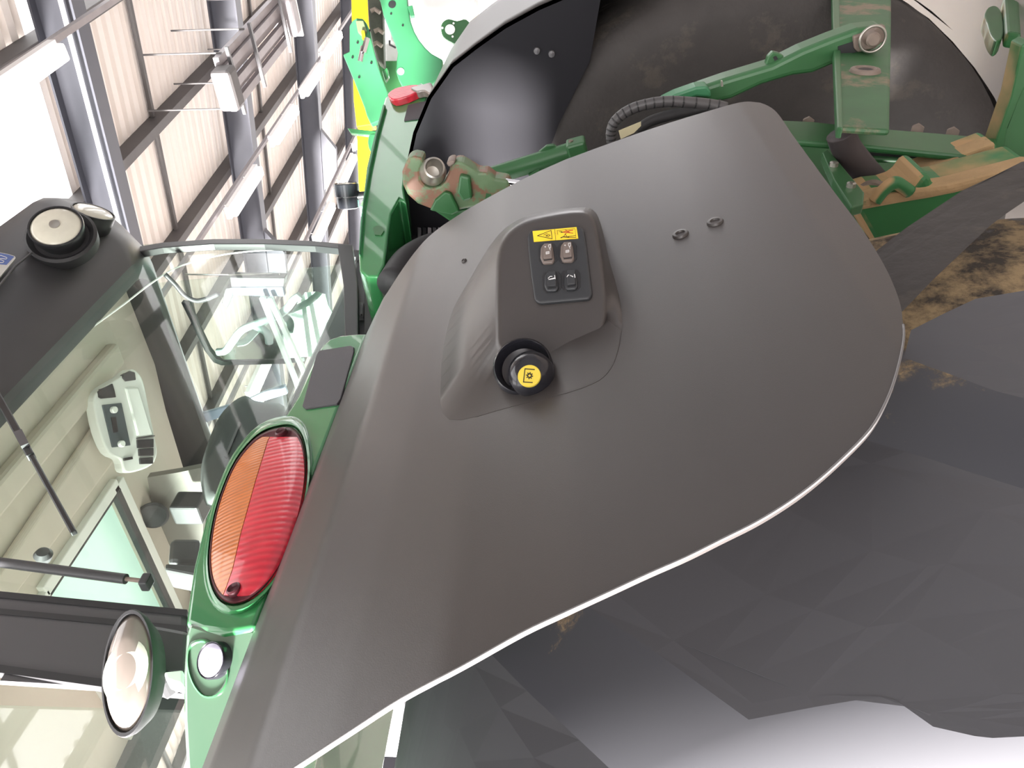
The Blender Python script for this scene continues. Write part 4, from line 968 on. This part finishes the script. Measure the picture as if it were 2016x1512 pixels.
# lower lift link: long green arm going up to the right end pin
XL = 1.94
arm = xplate('lift_link', [(1326, 196), (1380, 172), (1430, 155), (1520, 128), (1560, 108), (1580, 98), (1640, 74), (1690, 56), (1742, 50), (1744, 78), (1722, 98), (1690, 112), (1640, 128), (1600, 145), (1560, 150), (1500, 168), (1440, 196), (1400, 205), (1360, 206)], XL, .07, GREENM, bevel=.012, seg=3, label='green lift link arm')
xplate('arm_ear', [(1506, 132), (1512, 112), (1522, 102), (1534, 105), (1546, 112), (1530, 130)], XL + .02, .02, GREENM, arm, .003)
xplate('ear_hole', [(1522, 113), (1528, 110), (1532, 116), (1526, 121)], XL + .018, .004, BLACK, arm)
xplate('fork_slot', [(1650, 92), (1680, 82), (1684, 92), (1690, 102), (1652, 110)], XL - .003, .02, BLACK, arm)
xplate('pin_plate', [(1680, 72), (1700, 66), (1728, 52), (1744, 50), (1745, 78), (1722, 96), (1690, 104), (1682, 96)], XL - .01, .02, STEELD, arm, .004)
pc = pt(1718, 77, x=XL - .03)
ring = [pc + V((0, 1, 0)) * .028 * math.cos(2 * math.pi * k / 28) + V((0, 0, 1)) * .028 * math.sin(2 * math.pi * k / 28) for k in range(28)]
lp_ = obj('linch_pin', tube(B(), ring, .0032, 8, True), STEEL, T, smooth=True, label='steel ring of the linch pin')
obj('pin_head', lathe(B(), pc, (-1, 0, 0), [(.016, -.02), (.016, .006), (.012, .010), (.002, .010)], 20), STEELD, lp_, smooth='auto')
xplate('rod_section', [(1302, 200), (1330, 186), (1370, 172), (1392, 170), (1400, 180), (1400, 192), (1372, 190), (1340, 200), (1320, 214)], XL - .02, .05, GREENLT, arm, .005)
xplate('bolt', [(1420, 160), (1423, 160), (1424, 170), (1420, 171)], XL - .03, .01, STEEL, arm)
# wide green cross plate (lateral)
cx = plate('cross_plate', [(1638, -30), (1755, -30), (1755, 60), (1752, 256), (1648, 250), (1640, 60)], .012, GREENMUD, T, bevel=.006, y=.455, label='wide green cross plate with dried mud')
plate('plate_flange', [(1638, -30), (1652, -30), (1660, 252), (1648, 250), (1640, 60)], .02, GREENM, cx, bevel=.003, y=.448)
hc = pt(1703, 141, y=.455)
obj('pin_hole', lathe(B(), hc, (0, -1, 0), [(.010, -.004), (.034, -.004), (.030, .006), (.022, .008), (.016, .0), (.004, -.001)], 28), STEELD, cx, smooth='auto')
obj('hole_core', lathe(B(), hc + V((0, -.002, 0)), (0, -1, 0), [(.015, -.002), (.015, .003), (.002, .003)], 24), BLACK, cx)
# upright green beam with bolts
ub = plate('frame_beam', [(1536, 236), (1600, 239), (1700, 250), (1850, 262), (1962, 272), (1962, 296), (1900, 306), (1800, 296), (1700, 286), (1560, 276), (1530, 262)], .015, GREEND, T, bevel=.005, y=.60, label='green hitch frame beam with bolts')
for a, b in ((1591, 236), (1806, 250), (1875, 257)):
    o_ = pt(a, b + 6, y=.61); d_ = (pt(a, b - 8, y=.61) - o_).normalized()
    bm = lathe(B(), o_, d_, [(.015, -.004), (.015, .004), (.0125, .005), (.0125, .014), (.009, .017), (.002, .017)], 6); obj('bolt', bm, STEELD, ub)
plate('inner_rail', [(1700, 296), (1820, 302), (1818, 316), (1715, 312)], .01, GREEND, ub, bevel=.003, y=.68)
plate('web_plate', [(1560, 272), (1900, 300), (1960, 300), (1900, 345), (1840, 400), (1760, 440), (1620, 420)], .03, mat('dull green frame plate', (.035, .13, .045), .6, var=.3), T, y=.76, label='dark green web plate')  # dull green, close in tone to the other frame paint
plate('slot', [(1708, 284), (1815, 292), (1812, 304), (1712, 298)], .01, BLACKM, ub, y=.67)
plate('web_hole', [(1772, 335), (1788, 322), (1802, 330), (1800, 350), (1784, 368), (1768, 360)], .01, BLACK, T, y=.755)
bs = plate('bolt_strap', [(1618, 300), (1630, 292), (1702, 378), (1700, 402), (1676, 408), (1640, 352)], .02, GREENM, T, bevel=.003, y=.60, label='bright green strap with two bolts')
for a, b in ((1641, 327), (1675, 368)): obj('bolt', lathe(B(), pt(a, b, y=.60), (0, -1, 0), [(.009, -.002), (.009, .008), (.005, .010), (.001, .010)], 10), STEEL, bs)
hose([(1655, 262), (1666, 290), (1690, 322), (1724, 362), (1750, 395)], .030, mat('brown black hose', (.045, .036, .038), .55, var=.2), 'thick dark brown hose', 0, 1.66)
obj('hose_cap', lathe(B(), pt(1716, 386, x=1.55), V((-.6, -.4, .4)), [(.03, -.02), (.034, 0), (.026, .006), (.015, .002), (.002, .002)], 20), STEELD, T, smooth='auto')
# sandy fork at the lower end
SX = 1.50
fk = xplate('drawbar_arm', [(1676, 404), (1700, 396), (1730, 387), (1760, 384), (1790, 374), (1808, 350), (1822, 338), (1836, 352), (1838, 370), (1870, 366), (2040, 322), (2040, 352), (1900, 392), (1860, 410), (1830, 440), (1800, 470), (1745, 515), (1720, 480), (1700, 445)], SX, .12, GREENSAND, bevel=.02, seg=3, label='green drawbar arm covered with pale sand on top')
up_ = xplate('fork_prong', [(1806, 352), (1822, 336), (1880, 310), (1960, 280), (1968, 300), (1900, 326), (1832, 350), (1816, 366)], SX + .16, .08, GREENSAND, fk, .01, seg=3)
ep = spline([pt(*p, x=SX - .004) for p in ((1722, 396), (1736, 378), (1752, 364), (1764, 360), (1778, 368), (1792, 378))], 5)
obj('lifting_eye', tube(B(), ep, .013, 10), GREENSAND, fk, smooth=True)
obj('eye_plate', prism(B(), pp([(1724, 398), (1740, 380), (1762, 368), (1776, 374), (1792, 382)], x=SX), V((.02, 0, 0))), GREENM, fk)
obj('sand_layer', prism(B(), pp([(1676, 403), (1730, 386), (1800, 372), (1838, 368), (1870, 364), (2040, 321), (2040, 340), (1880, 382), (1830, 392), (1770, 402), (1684, 418)], x=SX - .006), V((.05, 0, 0))), mat('dry sand', (.40, .27, .14), .95, var=.25, scale=25, bump=.4, bscale=80, spots=(.12, .16, .07), spotlo=.6, spotscale=14), fk, bevel=.008, label='layer of dry sand')
obj('sand_layer', prism(B(), pp([(1808, 352), (1822, 337), (1880, 311), (1960, 281), (1960, 298), (1895, 320), (1830, 342)], x=SX + .155), V((.05, 0, 0))), mat('dry sand', (.40, .27, .14), .95), fk, bevel=.006)
obj('bolt', lathe(B(), pt(1934, 337, x=SX + .1), (-.6, -.4, .7), [(.012, -.01), (.012, .004), (.003, .006)], 12), STEEL, fk)
# steep green bar at the lower right with dark side
xplate('support_bar', [(1950, 340), (1948, 310), (1962, 270), (1990, 190), (2012, 90), (2030, 80), (2040, 120), (1985, 250), (1972, 330)], 1.75, .05, GREEND, bevel=.004, label='steep green support bar')
xplate('bar_side', [(1972, 330), (1980, 262), (2040, 110), (2060, 330)], 1.78, .05, mat('dull green frame plate', (.035, .13, .045), .6), T)
obj('black_tank', box(B(), V((1.75, 1.05, .93)), .5, .3, .62), BLACKM, T, bevel=.03, label='black tank under the hitch')
# implement foot casting at the far lower right
ct = plate('coupling_casting', soft([(1938, 30), (1946, 14), (1962, 12), (1972, 24), (1976, 50), (1974, 72), (1962, 80), (1950, 66), (1944, 46)], 3), .05, GREEND, T, bevel=.012, y=.62)
plate('casting_post', [(1976, -20), (2006, -20), (2012, 66), (1982, 62)], .05, GREEND, T, bevel=.01, y=.60, label='ribbed green casting')
# axle housing tying it all together
obj('axle_housing', cyl(B(), V((1.15, TY, TZ)), V((2.75, TY, TZ)), .19, seg=32), mat('dull green frame plate', (.035, .13, .045), .6), T, smooth='auto')
obj('transmission', box(B(), V((1.95, 1.55, 1.10)), .8, .9, 1.0), CABD, T, bevel=.05, seg=3, label='dark transmission housing')

# ================================================================= GREEN IMPLEMENT BEHIND
IM = thing('green_implement', 'light green steel farm implement with curved arms beyond the far fender', 'implement', pt(800, 80, t=4.3) * 1.0 - V((0, 0, pt(800, 80, t=4.3).z + DZ)))
TA = 4.2
def tplate(name, px, t, th_, m, parent, bevel=0, **k): return plate(name, px, th_, m, parent, bevel=bevel, t=t, **k)
A = tplate('curved_arm', [(738, -20), (748, 0), (755, 30), (769, 64), (780, 92), (783, 103), (781, 117), (779, 139), (784, 155), (793, 172), (836, 175), (870, 150), (872, 117), (850, 105), (838, 94), (825, 78), (816, 62), (808, 40), (803, 10), (800, -20)], TA, .05, GREENLT, IM, .008, label='wide curved green arm')
for a, b, r, d in ((789, 141, 7, WHITEH), (772, 9, 7.5, BLACK)):
    obj('hole', lathe(B(), pt(a, b, t=TA - .002), -FW, [(r * TA / FPX * .9, -.003), (r * TA / FPX, .002), (r * TA / FPX * .3, .003)], 20), d, A)
for a, b in ((793, 50), (770, 27)): obj('hole', lathe(B(), pt(a, b, t=TA - .002), -FW, [(2 * TA / FPX, -.002), (2 * TA / FPX, .002), (.001, .002)], 10), BLACK, A)
tplate('arm_lug', [(802, 12), (812, 10), (816, 30), (808, 32)], TA - .01, .03, GREENLT, A, .003)
Bp = tplate('side_plate', [(688, 50), (694, 40), (702, 35), (714, 36), (722, 46), (727, 57), (735, 95), (744, 129), (755, 160), (764, 183), (762, 200), (752, 236), (730, 245), (722, 228), (717, 211), (697, 159), (675, 107), (688, 101)], TA - .15, .05, GREENLT, IM, .006, label='green bent side plate with bolt holes')
tplate('plate_end', [(700, 40), (715, 40), (722, 60), (712, 70), (704, 62)], TA - .17, .03, mat('olive steel', (.14, .17, .09), .5), Bp, .004)
tplate('yellow_mark', [(711, 60), (717, 60), (719, 74), (713, 76)], TA - .19, .02, YELB, Bp)
for a, b in ((694, 113), (731, 124), (707, 152), (704, 84), (728, 60)): obj('bolt_hole', lathe(B(), pt(a, b, t=TA - .155), -FW, [(.006, -.002), (.006, .002), (.001, .002)], 10), BLACK, Bp)
ch_ = obj('hydraulic_fitting', cyl(B(), pt(709, 122, t=TA - .22), pt(715, 92, t=TA - .22), .014, seg=16), CHROME, IM, smooth='auto', label='chrome hydraulic fitting')
obj('fitting_nut', cyl(B(), pt(716, 104, t=TA - .23), pt(724, 76, t=TA - .23), .017, seg=6), CHROME, ch_)
tplate('side_block', [(752, 138), (762, 132), (765, 150), (758, 160)], TA - .1, .04, GREEN, IM, .006)
lg = tplate('ring_lug', soft([(868, 57), (871, 44), (883, 37), (900, 41), (918, 38), (930, 60), (900, 84), (888, 82), (873, 72)], 3), TA + .1, .03, GREENM, IM, .004, label='green lug with a large round hole')
obj('lug_hole', lathe(B(), pt(886, 58, t=TA + .095), -FW, [(.028, -.003), (.028, .002), (.001, .002)], 28), WHITEH, lg)
for a, b in ((871, 55), (893, 46), (891, 72)): obj('hole', lathe(B(), pt(a, b, t=TA + .095), -FW, [(.006, -.002), (.006, .002), (.001, .002)], 10), WHITEH, lg)
tplate('cross_bar', [(684, 252), (742, 258), (744, 268), (690, 262)], TA - .1, .04, GREEN, IM, .004)
tplate('hanger_plate', soft([(728, 264), (742, 262), (744, 285), (738, 300), (728, 296), (724, 280)], 2), TA - .1, .02, GREENLT, IM, .003)
dk = tplate('motor_block', [(722, -20), (752, -20), (754, 50), (756, 128), (744, 120), (736, 95), (726, 50)], TA + .12, .08, mat('olive black machinery', (.05, .055, .04), .6, var=.5, scale=30), IM, .01, label='dark olive machinery between the arms')
for a, b in ((738, 22), (745, 62), (742, 88)): obj('pipe_elbow', tube(B(), [pt(a - 8, b, t=TA + .08), pt(a, b - 4, t=TA + .08), pt(a + 10, b + 3, t=TA + .08)], .012, 8), STEELD, dk)
tplate('white_hopper', [(746, -30), (925, -30), (942, 0), (930, 30), (880, 130), (850, 175), (765, 200), (756, 128)], TA + .42, .35, WHITEH, IM, .02, label='large white hopper wall')
obj('hopper_hook', tube(B(), [pt(767, 80, t=TA + .38), pt(767, 88, t=TA + .38), pt(779, 94, t=TA + .38)], .006, 8), BLACK, IM)
tplate('stand_leg', [(742, 120), (790, 120), (800, 900), (760, 900)], TA + .3, .1, GREENM, IM)
# yellow beam beyond
c = pt(705, 100, t=5.5)
yb = thing('yellow_boom', 'bright yellow steel boom stretched behind the green implement', 'boom', (c.x, c.y, -DZ))
y0_, y1_, y2_ = pt(706, -60, t=5.2), pt(716, 240, t=5.4), pt(720, 440, t=5.6)
obj('boom_section', prism(B(), [pt(690, -60, t=5.4), pt(722, -60, t=5.4), pt(728, 130, t=5.4), pt(736, 245, t=5.4), pt(702, 250, t=5.4), pt(697, 205, t=5.4), pt(696, 196, t=5.4)], FW * .12), YELB, yb, bevel=.006)
obj('boom_section', prism(B(), [pt(702, 256, t=5.5), pt(734, 262, t=5.5), pt(736, 290, t=5.5), pt(726, 370, t=5.5), pt(712, 385, t=5.5), pt(706, 372, t=5.5)], FW * .12), YELB, yb, bevel=.006)
obj('support_post', beam(B(), pt(716, 60, t=5.6), V((pt(716, 60, t=5.6).x, pt(716, 60, t=5.6).y, -DZ)), .12, .12, (1, 0, 0)), YELB, yb)
c = pt(718, 415, t=5.6)
tp = thing('teal_post', 'pale teal post end between the round lamp and the far fender', 'post', (c.x, c.y, -DZ))
obj('post', prism(B(), [V((c.x - .06, c.y - .06, -DZ)), V((c.x + .06, c.y - .06, -DZ)), V((c.x + .06, c.y + .06, -DZ)), V((c.x - .06, c.y + .06, -DZ))], (0, 0, c.z + DZ + .02)), mat('teal paint', (.25, .62, .55), .4), tp, bevel=.01)
tag(tp, 'pale teal post end between the round lamp and the far fender', 'post')
